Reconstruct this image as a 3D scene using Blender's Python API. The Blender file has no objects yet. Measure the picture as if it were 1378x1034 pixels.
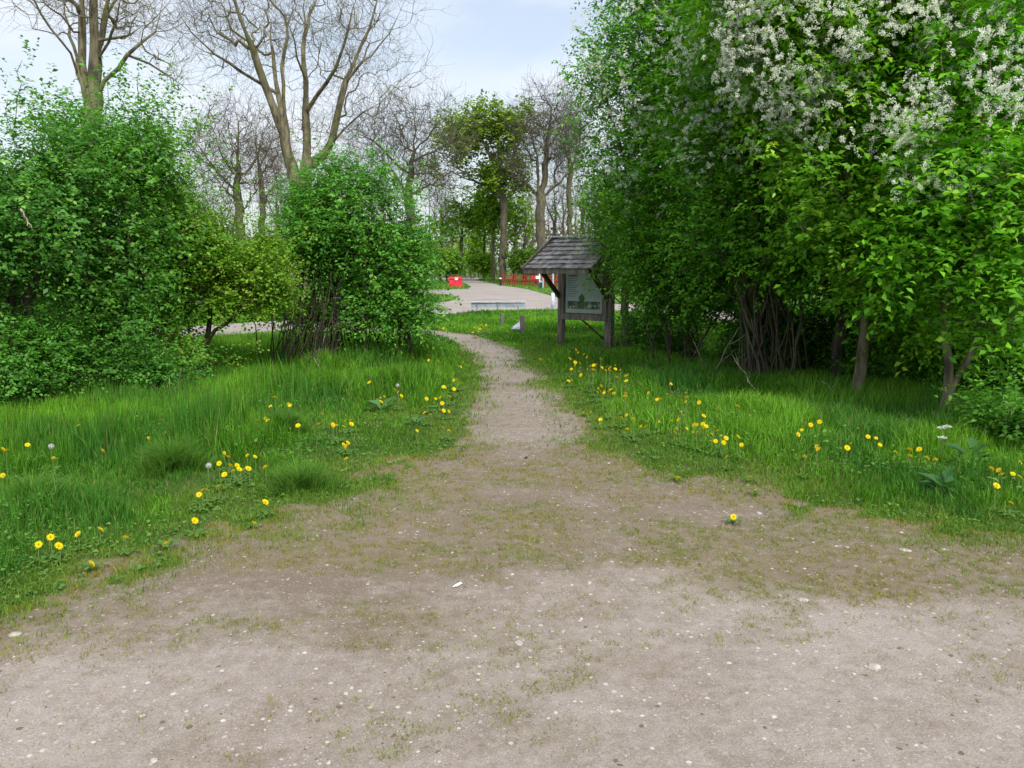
import bpy, math, random
import numpy as np
from mathutils import Vector
random.seed(7)
RNG = np.random.default_rng(11)
sc = bpy.context.scene
COL = sc.collection

# ------------------------------------------------------------------ camera
F, CX, CY, HY, CAMH = 1041.0, 689.0, 517.0, 361.0, 1.6
PITCH = math.atan((CY - HY) / F)
cam_d = bpy.data.cameras.new('camera')
cam = bpy.data.objects.new('camera', cam_d)
COL.objects.link(cam)
cam.location = (0, 0, CAMH)
cam.rotation_euler = (math.pi / 2 - PITCH, 0, 0)
cam_d.sensor_width = 36
cam_d.lens = 36 * F / 1378
cam_d.clip_start = 0.05
cam_d.clip_end = 2000
sc.camera = cam
cP, sP = math.cos(PITCH), math.sin(PITCH)

def ray(px, py):
    u = (px - CX) / F
    v = (CY - py) / F
    return np.array([u, cP + v * sP, -sP + v * cP])

def P(px, py, Y):                       # photo pixel at depth Y -> world point
    r = ray(px, py)
    return np.array([0, 0, CAMH]) + r * (Y / r[1])

def G(px, py, z=0.0):                   # photo pixel on the plane z -> world point
    r = ray(px, py)
    t = (z - CAMH) / r[2]
    return np.array([0, 0, CAMH]) + r * t

def pxm(Y):                             # pixels per metre
    return F / Y

# ------------------------------------------------------------------ noise
def _h(ix, iy, s):
    n = (ix * 374761393 + iy * 668265263 + s * 974634777) & 0x7fffffff
    n = ((n ^ (n >> 13)) * 1274126177) & 0x7fffffff
    return ((n ^ (n >> 16)) & 0xffff) / 65535.0

def vnoise(x, y, f, s=0):
    x = np.asarray(x, float) * f + 1000.0
    y = np.asarray(y, float) * f + 1000.0
    ix = np.floor(x).astype(np.int64); iy = np.floor(y).astype(np.int64)
    fx = x - ix; fy = y - iy
    fx = fx * fx * (3 - 2 * fx); fy = fy * fy * (3 - 2 * fy)
    a = _h(ix, iy, s); b = _h(ix + 1, iy, s); c = _h(ix, iy + 1, s); d = _h(ix + 1, iy + 1, s)
    return (a * (1 - fx) + b * fx) * (1 - fy) + (c * (1 - fx) + d * fx) * fy

def fbm(x, y, f, o=3, s=0):
    r = 0; a = 0.5; t = 0
    for k in range(o):
        r = r + a * vnoise(x, y, f * 2 ** k, s + k * 17); t += a; a *= 0.5
    return r / t

def sstep(a, b, x):
    t = np.clip((x - a) / (b - a), 0, 1)
    return t * t * (3 - 2 * t)

# ------------------------------------------------------------------ layout polygons (world XY)
def gl(pts):
    return [tuple(G(x, y)[:2]) for x, y in pts]

left_edge = gl([(0, 822), (100, 785), (200, 742), (300, 703), (400, 686), (470, 672), (505, 655), (545, 622), (590, 600),
                (612, 580), (632, 550), (642, 520), (644, 495), (630, 475), (605, 460), (570, 453), (500, 450), (400, 448)])
right_edge = gl([(400, 440), (500, 441), (580, 444), (640, 452), (675, 462), (705, 474), (700, 486), (712, 495), (745, 506),
                 (722, 516), (755, 528), (757, 545), (780, 566), (800, 592), (850, 622), (920, 642), (1000, 652),
                 (1100, 676), (1200, 690), (1300, 712), (1378, 726)])
BARE = np.array([(-9, 1.2), (-4.5, G(0, 822)[1] - 0.9)] + left_edge + right_edge + [(3.6, G(1378, 726)[1] - .35), (9, 2.0), (14, -6), (-14, -6)])

ROAD = np.array(gl([(-500, 540), (-100, 478), (280, 457), (350, 451), (590, 426), (650, 421), (740, 419), (840, 421), (905, 427),
                    (960, 434), (1070, 449), (1200, 466), (1400, 500), (1900, 600),
                    (1900, 520), (1400, 452), (1190, 434), (1070, 427), (980, 420), (865, 410), (790, 407),
                    (757, 403), (742, 399), (728, 395), (712, 390.5), (695, 387.5), (676, 385), (662, 382), (648, 379), (640, 377.3), (646, 375.5), (648, 374.4),
                    (560, 374.3), (500, 375), (500, 376.4), (600, 377.5), (618, 379.5), (630, 383.5),
                    (634, 386.5), (630, 389.3), (600, 390.3), (560, 390), (500, 391), (500, 394.5), (590, 396), (605, 398), (617, 400.5), (613, 403.5), (604, 406.5),
                    (585, 409), (520, 416), (400, 431), (280, 439), (0, 455), (-500, 500)]))

def inside(poly, x, y):
    x = np.asarray(x); y = np.asarray(y)
    r = np.zeros(x.shape, bool)
    n = len(poly)
    for i in range(n):
        x1, y1 = poly[i]; x2, y2 = poly[(i + 1) % n]
        if y1 == y2: continue
        c = ((y1 > y) != (y2 > y)) & (x < (x2 - x1) * (y - y1) / (y2 - y1) + x1)
        r ^= c
    return r

def sdf(poly, x, y):                    # positive inside
    d = np.full(np.shape(x), 1e9)
    n = len(poly)
    for i in range(n):
        ax, ay = poly[i]; bx, by = poly[(i + 1) % n]
        ex, ey = bx - ax, by - ay
        L = ex * ex + ey * ey + 1e-12
        t = np.clip(((x - ax) * ex + (y - ay) * ey) / L, 0, 1)
        d = np.minimum(d, (x - ax - t * ex) ** 2 + (y - ay - t * ey) ** 2)
    d = np.sqrt(d)
    return np.where(inside(poly, x, y), d, -d)

def bare(x, y):                         # ragged edge, positive = bare soil / gravel
    near = 1 - sstep(6.5, 9, y)
    return sdf(BARE, x, y) + (fbm(x, y, 1.6, 3, 5) - 0.5) * (0.25 + 0.75 * near) + (fbm(x, y, 6, 3, 9) - 0.5) * (0.16 + .34 * near)

def patch(x, y):                        # moss / sparse turf patches inside the bare zone
    zone = sstep(2.7, 4.5, y + (fbm(x, y, .7, 3, 211) - .5) * 2.4) * (1 - sstep(6.0, 7.1, y))
    side = sstep(0.9, 2.6, np.abs(x - 0.1)) * 0.25 * (1 - sstep(6, 7, y))
    n = fbm(x * 0.8, y * 1.1, 2.2, 4, 21)
    n2 = fbm(x, y, 9, 2, 33)
    sp = bare(x, y)
    edge = 1 - sstep(0.02, 0.3 + 0.8 * (1 - sstep(6.5, 8, y)), sp)
    v = 0.58 * zone + side * 1.5 * sstep(1.9, 2.6, y) + (n - 0.5) * (1.2 + 1.9 * zone) - .04 + (n2 - 0.5) * 0.7 + edge * 0.55
    return np.clip(v, 0, 1)

def ground_z(x, y):
    k = (1 - sstep(14, 18, y))
    g = sstep(0, 1.2, -sdf(BARE, x, y)) if np.size(x) < 3 else sstep(0, 1.2, -SD_CACHE(x, y))
    return k * ((fbm(x, y, 0.9, 3, 3) - 0.5) * 0.05 + (fbm(x, y, 6, 2, 4) - 0.5) * 0.012 + g * 0.03)

def SD_CACHE(x, y):
    return sdf(BARE, x, y)

def tall(x, y):                         # long grass height
    D = -bare(x, y)
    w = 1.7 - 1.1 * sstep(5.5, 9, y)
    left = (x < 0)
    v = fbm(x, y, 0.75, 3, 50)
    H = 0.035 + 0.27 * sstep(0.15, w, D) * (0.18 + 1.15 * sstep(.25, .75, v) + .25 * (fbm(x, y, 3.2, 2, 52) - .5))
    H = H + np.where(left & (y > 6.3) & (y < 9.5) & (x < -2.6), 0.14, 0) * sstep(0.5, 1.5, D)
    far = sstep(15, 17, y)
    H = np.where((x > 0) & (y > 6), H * (1 - .35 * sstep(6.5, 8.5, y)), H)
    H = H * (1 - far) + far * (0.10 + 0.10 * fbm(x, y, 1, 2, 51))
    # worn grass round the board
    d = np.hypot((x - 1.3) / 1.4, (y - 15.2) / 1.2)
    H = H * (0.35 + 0.65 * sstep(0.4, 1.2, d))
    d = np.hypot((x - 0.2) / 1.8, (y - 18.0) / 2.2)
    H = H * (0.5 + 0.5 * sstep(0.6, 1.2, d))
    H = np.where(y > 30, 0.12, H)
    return np.maximum(H, 0.03)

CL = {
 'in the tall grass at the left picture edge': [(105, 573), (37, 599), (4, 605), (8, 607), (72, 617), (138, 607), (4, 640)],
 'above the big dark tussock in the left verge': [(200, 590), (205, 583), (214, 571), (221, 583), (229, 578), (235, 575), (241, 577)],
 'in the loose cluster right of the big dark tussock': [(302, 610), (307, 615), (295, 624), (333, 613), (343, 615), (310, 627), (319, 627), (314, 634), (302, 639), (322, 632), (328, 632), (334, 631), (357, 629)],
 'in the tight trio low in the left verge': [(268, 666), (273, 660), (279, 660)],
 'in the row near the gravel at lower left': [(68, 723), (52, 733), (79, 735), (105, 719), (169, 724), (223, 732), (135, 713)],
 'strung out in the middle of the left verge': [(346, 566), (357, 563), (360, 566), (364, 547), (370, 535), (378, 547), (388, 544), (390, 546)],
 'in the band halfway between dark tussocks and path': [(401, 573), (429, 571), (447, 576), (448, 572), (453, 573), (462, 574), (464, 567), (472, 566), (473, 571), (433, 558)],
 'in the little column above the gravel left of the path': [(462, 598), (468, 596), (466, 601), (466, 618), (466, 632)],
 'in the back of the left verge below the round bush': [(577, 485), (590, 487), (620, 494), (497, 515), (533, 526), (536, 528), (531, 524), (540, 533), (512, 536), (517, 534), (513, 541)],
 'along the left edge of the path': [(574, 537), (586, 537), (593, 535), (597, 521), (599, 522), (611, 512), (615, 511), (611, 524), (621, 516), (605, 534), (595, 543), (591, 552), (597, 553), (604, 554), (571, 556), (579, 558), (596, 576), (604, 580)],
 'in the dense clump where the path bends behind the bush': [(635, 443), (640, 438), (643, 442), (646, 443), (650, 440), (654, 438), (633, 446), (641, 445), (645, 441), (641, 453), (649, 452), (593, 443), (597, 442), (638, 441), (648, 437), (644, 447), (636, 448)],
 'in the grass round the foot of the noticeboard': [(744, 450), (750, 451), (773, 441), (795, 436), (799, 437), (791, 439), (727, 484), (738, 484)],
 'in the upper drift between noticeboard and path': [(767, 474), (778, 475), (775, 471), (786, 477), (790, 481), (767, 483), (774, 488), (780, 489), (774, 492), (781, 495), (769, 497), (809, 484), (808, 483), (782, 505), (765, 513), (769, 512), (783, 523)],
 'in the densest heap of the upper right drift': [(791, 497), (795, 493), (797, 498), (799, 492), (802, 491), (799, 498), (810, 495), (822, 494), (820, 496), (815, 499), (820, 499), (828, 492), (828, 497), (835, 498), (830, 508), (842, 506), (845, 505), (843, 513)],
 'in the short row under the upper right drift': [(809, 520), (805, 523), (807, 526), (804, 528), (813, 526), (822, 525), (818, 528), (813, 529), (826, 530), (842, 530), (841, 534), (873, 529)],
 'dotted in the right verge before the fan of stems': [(887, 537), (884, 538), (898, 531), (903, 517), (923, 529), (924, 535), (923, 541), (941, 542), (916, 555), (947, 560), (993, 547)],
 'in the short grass along the right edge of the path': [(785, 556), (795, 555), (808, 565), (843, 559), (836, 562), (852, 564), (853, 567), (844, 578), (863, 574), (868, 575), (871, 568), (887, 568)],
 'in the dense patch in the middle of the right verge': [(904, 567), (913, 565), (911, 578), (908, 582), (924, 577), (934, 572), (938, 572), (946, 571), (950, 574), (946, 577), (938, 582), (933, 583), (961, 575), (958, 585), (965, 580), (970, 587), (957, 594), (963, 594), (974, 596), (977, 590), (993, 588), (998, 599), (978, 615)],
 'in the loose group before the forked pale trunk': [(1074, 585), (1079, 579), (1091, 572), (1103, 568), (1099, 601), (1083, 615), (1101, 605)],
 'in the sparse line in the right verge before the mossy trunk': [(1140, 603), (1145, 597), (1168, 588), (1179, 590), (1184, 599), (1205, 609), (1224, 605), (1225, 614), (1237, 605), (1248, 617), (1259, 619)],
 'beside the nettles at the right picture edge': [(1334, 631), (1344, 633), (1348, 639), (1341, 654), (1363, 638), (1372, 642), (1373, 623), (1360, 677)],
 'in the left verge grass seen across the road gap': [(280, 443)],
}

OPEN = np.zeros((400, 500), bool)       # 5 cm cells of shorter, nibbled grass among the flowers
for pts_ in CL.values():
    for (px_, py_) in pts_:
        g_ = G(px_, py_, .16)
        for dy_ in np.arange(-.75, .12, .05):
            for dx_ in (-.1, -.05, 0, .05, .1):
                a_, b_ = int((g_[0] + dx_ + 10) / .05), int((g_[1] + dy_) / .05)
                if 0 <= a_ < 400 and 0 <= b_ < 500: OPEN[a_, b_] = True
def opened(x, y):
    a_ = np.clip(((x + 10) / .05).astype(int), 0, 399); b_ = np.clip((y / .05).astype(int), 0, 499)
    return OPEN[a_, b_] & (np.abs(x) < 9.9) & (y < 24.9)

# ------------------------------------------------------------------ mesh helpers
def mk_mesh(name, V, quads=None, tris=None, col=None, mats=(), smooth=False, midx=None):
    me = bpy.data.meshes.new(name)
    V = np.asarray(V, np.float32)
    nq = 0 if quads is None else len(quads)
    nt = 0 if tris is None else len(tris)
    parts = []
    if nq: parts.append(np.asarray(quads, np.int32).ravel())
    if nt: parts.append(np.asarray(tris, np.int32).ravel())
    li = np.concatenate(parts) if parts else np.zeros(0, np.int32)
    me.vertices.add(len(V)); me.vertices.foreach_set('co', V.ravel())
    me.loops.add(len(li)); me.loops.foreach_set('vertex_index', li)
    me.polygons.add(nq + nt)
    st = np.concatenate([np.arange(nq) * 4, nq * 4 + np.arange(nt) * 3]).astype(np.int32)
    me.polygons.foreach_set('loop_start', st)
    if midx is not None: me.polygons.foreach_set('material_index', np.asarray(midx, np.int32))
    if smooth: me.polygons.foreach_set('use_smooth', np.ones(nq + nt, bool))
    for m in mats: me.materials.append(m)
    if col is not None:
        a = me.attributes.new('tint', 'FLOAT_COLOR', 'POINT')
        c = np.ones((len(V), 4), np.float32); c[:, :3] = col
        a.data.foreach_set('color', c.ravel())
    me.update(calc_edges=True)
    return me

def link(name, me, parent=None, loc=None):
    o = bpy.data.objects.new(name, me); COL.objects.link(o)
    if parent is not None: o.parent = parent
    if loc is not None: o.location = loc
    return o

def tag(o, label=None, cat=None, group=None, kind=None):
    if label: o['label'] = label
    if cat: o['category'] = cat
    if group: o['group'] = group
    if kind: o['kind'] = kind
    return o

def empty(name, loc, rz=0.0):
    o = bpy.data.objects.new(name, None); COL.objects.link(o)
    o.location = loc; o.rotation_euler.z = rz
    o.empty_display_size = 0.2
    return o

class MB:                               # small polygon collector
    def __init__(s): s.v = []; s.f = []; s.m = []
    def add(s, vs, fs, m=0):
        o = len(s.v); s.v += [tuple(v) for v in vs]; s.f += [tuple(i + o for i in f) for f in fs]; s.m += [m] * len(fs)
    def box(s, c, size, m=0, rot=None, taper=1.0):
        sx, sy, sz = [k / 2 for k in size]
        vs = []
        for z in (-1, 1):
            t = taper if z > 0 else 1
            for x, y in ((-1, -1), (1, -1), (1, 1), (-1, 1)):
                v = Vector((x * sx * t, y * sy * t, z * sz))
                if rot is not None: v = rot @ v
                vs.append(v + Vector(c))
        s.add(vs, [(3, 2, 1, 0), (4, 5, 6, 7), (0, 1, 5, 4), (1, 2, 6, 5), (2, 3, 7, 6), (3, 0, 4, 7)], m)
    def bar(s, a, b, w, h, m=0, up=(0, 0, 1)):      # rectangular bar from a to b
        a = Vector(a); b = Vector(b); d = (b - a); L = d.length; d.normalize()
        u = Vector(up)
        x = d.cross(u)
        if x.length < 1e-3: x = d.cross(Vector((0, 1, 0)))
        x.normalize(); z = x.cross(d).normalized()
        vs = []
        for p in (a, b):
            for i, j in ((-1, -1), (1, -1), (1, 1), (-1, 1)):
                vs.append(p + x * (i * w / 2) + z * (j * h / 2))
        s.add(vs, [(3, 2, 1, 0), (4, 5, 6, 7), (0, 1, 5, 4), (1, 2, 6, 5), (2, 3, 7, 6), (3, 0, 4, 7)], m)
    def tube(s, pts, rad, k=8, m=0, cap=True):
        pts = [Vector(p) for p in pts]
        n = len(pts); rings = []
        ref = Vector((0, 0, 1)) if abs((pts[-1] - pts[0]).normalized().z) < 0.8 else Vector((1, 0, 0))
        vs = []
        for i, p in enumerate(pts):
            d = (pts[min(i + 1, n - 1)] - pts[max(i - 1, 0)]).normalized()
            x = d.cross(ref).normalized(); y = x.cross(d)
            r = rad[i] if hasattr(rad, '__len__') else rad
            for j in range(k):
                a = 2 * math.pi * j / k
                vs.append(p + x * math.cos(a) * r + y * math.sin(a) * r)
        fs = []
        for i in range(n - 1):
            for j in range(k):
                q = (j + 1) % k
                fs.append((i * k + j, i * k + q, (i + 1) * k + q, (i + 1) * k + j))
        if cap:
            fs.append(tuple(range(k - 1, -1, -1))); fs.append(tuple((n - 1) * k + j for j in range(k)))
        s.add(vs, fs, m)
    def build(s, name, mats, parent=None, bevel=0, smooth=False, loc=None):
        me = bpy.data.meshes.new(name)
        me.from_pydata(s.v, [], s.f)
        for m in (mats if isinstance(mats, (list, tuple)) else [mats]): me.materials.append(m)
        for p, i in zip(me.polygons, s.m): p.material_index = i; p.use_smooth = smooth
        me.update()
        o = link(name, me, parent, loc)
        if bevel:
            b = o.modifiers.new('bevel', 'BEVEL'); b.width = bevel; b.segments = 2; b.limit_method = 'ANGLE'
        return o

# ------------------------------------------------------------------ materials
def new_mat(name):
    m = bpy.data.materials.new(name); m.use_nodes = True
    nt = m.node_tree; b = nt.nodes['Principled BSDF']
    return m, nt, b

def N(nt, t, **kw):
    n = nt.nodes.new(t)
    for k, v in kw.items():
        if k in n.inputs.keys() if isinstance(k, str) else False: n.inputs[k].default_value = v
        else: setattr(n, k, v)
    return n

def leaf_mat(name, rough=0.5, trans=0.35, warm=(1.25, 1.35, 0.55), spec=0.35, var=0.35):
    m, nt, b = new_mat(name)
    at = N(nt, 'ShaderNodeAttribute', attribute_name='tint')
    L = nt.links.new
    L(at.outputs['Color'], b.inputs['Base Color'])
    b.inputs['Roughness'].default_value = rough
    b.inputs['Specular IOR Level'].default_value = spec
    mul = N(nt, 'ShaderNodeMix', data_type='RGBA', blend_type='MULTIPLY')
    mul.inputs[0].default_value = 1.0
    L(at.outputs['Color'], mul.inputs[6]); mul.inputs[7].default_value = (*warm, 1)
    tr = N(nt, 'ShaderNodeBsdfTranslucent'); L(mul.outputs[2], tr.inputs['Color'])
    mx = N(nt, 'ShaderNodeMixShader'); mx.inputs[0].default_value = trans
    L(b.outputs[0], mx.inputs[1]); L(tr.outputs[0], mx.inputs[2])
    L(mx.outputs[0], nt.nodes['Material Output'].inputs['Surface'])
    return m

def noisy_mat(name, c1, c2, scale=8, rough=0.85, detail=6, stretch=(1, 1, 1), bump=0.3, c3=None, metallic=0.0, spec=0.3, bdist=0.01, ramp=(0.35, 0.65)):
    m, nt, b = new_mat(name); L = nt.links.new
    tc = N(nt, 'ShaderNodeTexCoord'); mp = N(nt, 'ShaderNodeMapping'); mp.inputs['Scale'].default_value = stretch
    L(tc.outputs['Object'], mp.inputs[0])
    n1 = N(nt, 'ShaderNodeTexNoise'); n1.inputs['Scale'].default_value = scale; n1.inputs['Detail'].default_value = detail
    L(mp.outputs[0], n1.inputs['Vector'])
    cr = N(nt, 'ShaderNodeValToRGB')
    cr.color_ramp.elements[0].position = ramp[0]; cr.color_ramp.elements[1].position = ramp[1]
    cr.color_ramp.elements[0].color = (*c1, 1); cr.color_ramp.elements[1].color = (*c2, 1)
    L(n1.outputs[0], cr.inputs[0])
    out = cr.outputs[0]
    if c3 is not None:
        n2 = N(nt, 'ShaderNodeTexNoise'); n2.inputs['Scale'].default_value = scale * 0.35; n2.inputs['Detail'].default_value = 4
        L(mp.outputs[0], n2.inputs['Vector'])
        r2 = N(nt, 'ShaderNodeValToRGB'); r2.color_ramp.elements[0].position = 0.5; r2.color_ramp.elements[1].position = 0.66
        L(n2.outputs[0], r2.inputs[0])
        mx = N(nt, 'ShaderNodeMix', data_type='RGBA'); L(r2.outputs[0], mx.inputs[0]); L(out, mx.inputs[6]); mx.inputs[7].default_value = (*c3, 1)
        out = mx.outputs[2]
    L(out, b.inputs['Base Color'])
    b.inputs['Roughness'].default_value = rough; b.inputs['Metallic'].default_value = metallic
    b.inputs['Specular IOR Level'].default_value = spec
    if bump:
        bp = N(nt, 'ShaderNodeBump'); bp.inputs['Strength'].default_value = bump; bp.inputs['Distance'].default_value = bdist
        L(n1.outputs[0], bp.inputs['Height']); L(bp.outputs[0], b.inputs['Normal'])
    return m

M = {}
M['leaf'] = leaf_mat('leaf', 0.45, 0.34, spec=.26, warm=(1.2, 1.35, .6))
M['leaf_far'] = leaf_mat('distant_leaf', 0.6, 0.35, spec=.15)
M['grass'] = leaf_mat('grass_blade', 0.5, 0.38, warm=(1.2, 1.25, 0.5), spec=0.14)
M['petal'] = leaf_mat('petal', 0.7, 0.5, warm=(1, 1, .95), spec=0.1)
M['bark_olive'] = noisy_mat('olive_bark', (0.06, 0.053, 0.034), (0.24, 0.21, 0.13), 9, 0.95, 8, (1, 1, 0.25), 0.8, c3=(0.12, 0.13, 0.045), bdist=0.02)
M['bark_grey'] = noisy_mat('grey_bark', (0.04, 0.035, 0.025), (0.145, 0.125, 0.088), 7, 0.95, 8, (1, 1, 0.25), 0.7, c3=(0.10, 0.10, 0.05), bdist=0.02)
M['bark_dark'] = noisy_mat('dark_bark', (0.02, 0.016, 0.011), (0.085, 0.07, 0.05), 14, 0.95, 8, (1, 1, 0.2), 0.8, c3=(0.07, 0.075, 0.035))
M['bark_pale'] = noisy_mat('pale_bark', (0.08, 0.065, 0.045), (0.24, 0.20, 0.15), 18, 0.95, 8, (1, 1, 0.15), 0.8)
M['twig_dead'] = noisy_mat('dead_wood', (0.15, 0.12, 0.085), (0.40, 0.35, 0.27), 20, 0.9, 5, (1, 1, .4), 0.4)

# ground
def ground_mat():
    m, nt, b = new_mat('soil_and_gravel'); L = nt.links.new
    geo = N(nt, 'ShaderNodeNewGeometry')
    at = N(nt, 'ShaderNodeAttribute', attribute_name='mask')   # r: bare, g: moss, b: pale
    sep = N(nt, 'ShaderNodeSeparateColor'); L(at.outputs['Color'], sep.inputs[0])
    def noise(scale, detail=6, rough=0.6):
        n = N(nt, 'ShaderNodeTexNoise'); n.inputs['Scale'].default_value = scale; n.inputs['Detail'].default_value = detail
        n.inputs['Roughness'].default_value = rough; L(geo.outputs['Position'], n.inputs['Vector']); return n
    def ramp(src, p0, p1, c0=(0, 0, 0), c1=(1, 1, 1)):
        r = N(nt, 'ShaderNodeValToRGB'); r.color_ramp.elements[0].position = p0; r.color_ramp.elements[1].position = p1
        r.color_ramp.elements[0].color = (*c0, 1); r.color_ramp.elements[1].color = (*c1, 1); L(src, r.inputs[0]); return r.outputs[0]
    def mix(f, a, c, mode='MIX'):
        x = N(nt, 'ShaderNodeMix', data_type='RGBA', blend_type=mode)
        for s, v in ((0, f), (6, a), (7, c)):
            if isinstance(v, (float, int)): x.inputs[s].default_value = v
            elif isinstance(v, tuple): x.inputs[s].default_value = (*v, 1)
            else: L(v, x.inputs[s])
        return x.outputs[2]
    def math_(op, a, c=None, clamp=False):
        x = N(nt, 'ShaderNodeMath', operation=op); x.use_clamp = clamp
        for s, v in ((0, a), (1, c)):
            if v is None: continue
            if isinstance(v, (float, int)): x.inputs[s].default_value = v
            else: L(v, x.inputs[s])
        return x.outputs[0]
    fine = noise(120, 5, 0.7); med = noise(14, 7, 0.65); big = noise(2.2, 5, 0.6); grit = noise(420, 3, 0.7)
    dirt = ramp(fine.outputs[0], 0.3, 0.7, (0.108, 0.083, 0.060), (0.215, 0.172, 0.132))
    pale = ramp(fine.outputs[0], 0.28, 0.72, (0.20, 0.170, 0.145), (0.375, 0.332, 0.296))
    k = math_('ADD', math_('MULTIPLY', big.outputs[0], .7), math_('MULTIPLY', med.outputs[0], 1.4))
    k = math_('ADD', k, sep.outputs[2])
    k = ramp(math_('SUBTRACT', k, 0.95), 0.10, 0.92)
    base = mix(k, dirt, pale)
    # embedded chips of stone
    def chips(scale, thr, colA, colB, base, amt):
        v = N(nt, 'ShaderNodeTexVoronoi'); v.inputs['Scale'].default_value = scale; v.inputs['Randomness'].default_value = 1
        L(geo.outputs['Position'], v.inputs['Vector'])
        hs = N(nt, 'ShaderNodeSeparateColor'); L(v.outputs['Color'], hs.inputs[0])
        sel = math_('GREATER_THAN', hs.outputs[0], thr)
        rad = math_('LESS_THAN', v.outputs['Distance'], math_('ADD', math_('MULTIPLY', hs.outputs[1], 0.28), 0.12))
        f = math_('MULTIPLY', math_('MULTIPLY', sel, rad), amt)
        c = mix(hs.outputs[2], colA, colB)
        return mix(f, base, c), f
    base, f1 = chips(95, 0.74, (0.32, 0.29, 0.25), (0.54, 0.51, 0.46), base, 0.6)
    base, f2 = chips(38, 0.86, (0.30, 0.27, 0.24), (0.55, 0.52, 0.48), base, 0.75)
    base, f3 = chips(160, 0.72, (0.07, 0.055, 0.045), (0.14, 0.11, 0.09), base, 0.7)
    # moss and dead turf mat
    mossn = math_('MULTIPLY', sep.outputs[1], ramp(noise(30, 6, 0.75).outputs[0], 0.36, 0.62))
    moss = ramp(noise(60, 4).outputs[0], 0.3, 0.7, (0.105, 0.088, 0.035), (0.19, 0.165, 0.06))
    base = mix(math_('MULTIPLY', mossn, 0.5), base, moss)
    thatch = ramp(noise(50, 6, 0.7).outputs[0], 0.3, 0.7, (0.045, 0.06, 0.018), (0.11, 0.13, 0.04))
    # far lawns read as turf from the sheet itself
    far = ramp(noise(3.0, 8, 0.7).outputs[0], 0.3, 0.7, (0.045, 0.085, 0.018), (0.10, 0.16, 0.035))
    sp = N(nt, 'ShaderNodeSeparateXYZ'); L(geo.outputs['Position'], sp.inputs[0])
    isfar = N(nt, 'ShaderNodeMapRange'); isfar.inputs['From Min'].default_value = 14; isfar.inputs['From Max'].default_value = 24
    L(sp.outputs[1], isfar.inputs[0])
    grassy = mix(isfar.outputs[0], thatch, far)
    col = mix(sep.outputs[0], grassy, base)
    L(col, b.inputs['Base Color'])
    b.inputs['Roughness'].default_value = 0.95; b.inputs['Specular IOR Level'].default_value = 0.15
    hgt = math_('ADD', math_('MULTIPLY', fine.outputs[0], 0.5), math_('MULTIPLY', med.outputs[0], 1.2))
    hgt = math_('ADD', hgt, math_('MULTIPLY', math_('ADD', f1, f2), 0.25))
    hgt = math_('ADD', hgt, math_('MULTIPLY', grit.outputs[0], 0.25))
    bp = N(nt, 'ShaderNodeBump'); bp.inputs['Strength'].default_value = 0.75; bp.inputs['Distance'].default_value = 0.012
    L(hgt, bp.inputs['Height']); L(bp.outputs[0], b.inputs['Normal'])
    return m
M['ground'] = ground_mat()

def road_mat():
    m, nt, b = new_mat('brick_paving'); L = nt.links.new
    geo = N(nt, 'ShaderNodeNewGeometry')
    br = N(nt, 'ShaderNodeTexBrick'); br.inputs['Scale'].default_value = 4.5
    br.inputs['Color1'].default_value = (0.30, 0.262, 0.242, 1); br.inputs['Color2'].default_value = (0.255, 0.225, 0.21, 1)
    br.inputs['Mortar'].default_value = (0.18, 0.16, 0.14, 1); br.inputs['Mortar Size'].default_value = 0.012
    L(geo.outputs['Position'], br.inputs['Vector'])
    n = N(nt, 'ShaderNodeTexNoise'); n.inputs['Scale'].default_value = 0.5; n.inputs['Detail'].default_value = 7
    L(geo.outputs['Position'], n.inputs['Vector'])
    r = N(nt, 'ShaderNodeValToRGB'); r.color_ramp.elements[0].position = .3; r.color_ramp.elements[1].position = .7
    r.color_ramp.elements[0].color = (.78, .78, .78, 1); r.color_ramp.elements[1].color = (1.1, 1.06, 1.0, 1)
    L(n.outputs[0], r.inputs[0])
    x = N(nt, 'ShaderNodeMix', data_type='RGBA', blend_type='MULTIPLY'); x.inputs[0].default_value = 1
    L(br.outputs[0], x.inputs[6]); L(r.outputs[0], x.inputs[7]); L(x.outputs[2], b.inputs['Base Color'])
    b.inputs['Roughness'].default_value = 0.9
    return m
M['road'] = road_mat()
M['kerb'] = noisy_mat('kerb_concrete', (0.22, 0.2, 0.18), (0.36, 0.34, 0.31), 6)

M['old_wood'] = noisy_mat('weathered_grey_wood', (0.085, 0.07, 0.06), (0.27, 0.235, 0.205), 22, 0.9, 8, (1, 1, 0.12), 0.5, c3=(0.13, 0.125, 0.09), bdist=0.004)
M['dark_wood'] = noisy_mat('dark_brown_wood', (0.03, 0.023, 0.018), (0.11, 0.085, 0.065), 22, 0.85, 8, (1, 1, 0.15), 0.5, bdist=0.004)  # darker brown wood of the braces, backboard and rear parts
M['shingle'] = noisy_mat('weathered_shingle', (0.10, 0.092, 0.084), (0.42, 0.39, 0.36), 13, 0.85, 9, (0.6, 1, 1), 0.6, c3=(0.14, 0.12, 0.115), bdist=0.006)
M['lead'] = noisy_mat('ridge_metal', (0.32, 0.34, 0.38), (0.5, 0.53, 0.58), 9, 0.5)
M['galv'] = noisy_mat('galvanised_steel', (0.36, 0.41, 0.46), (0.50, 0.56, 0.61), 10, 0.5, metallic=0.0, bump=0.1)
M['galv_dark'] = noisy_mat('dark_steel', (0.13, 0.15, 0.16), (0.25, 0.27, 0.29), 10, 0.5, metallic=0.2, bump=0.1)  # darker steel of the rail legs, brackets and reflector post
M['galv_panel'] = noisy_mat('dull_steel_sheet', (0.20, 0.25, 0.30), (0.34, 0.40, 0.46), 5, 0.6, bump=0.1)
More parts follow.
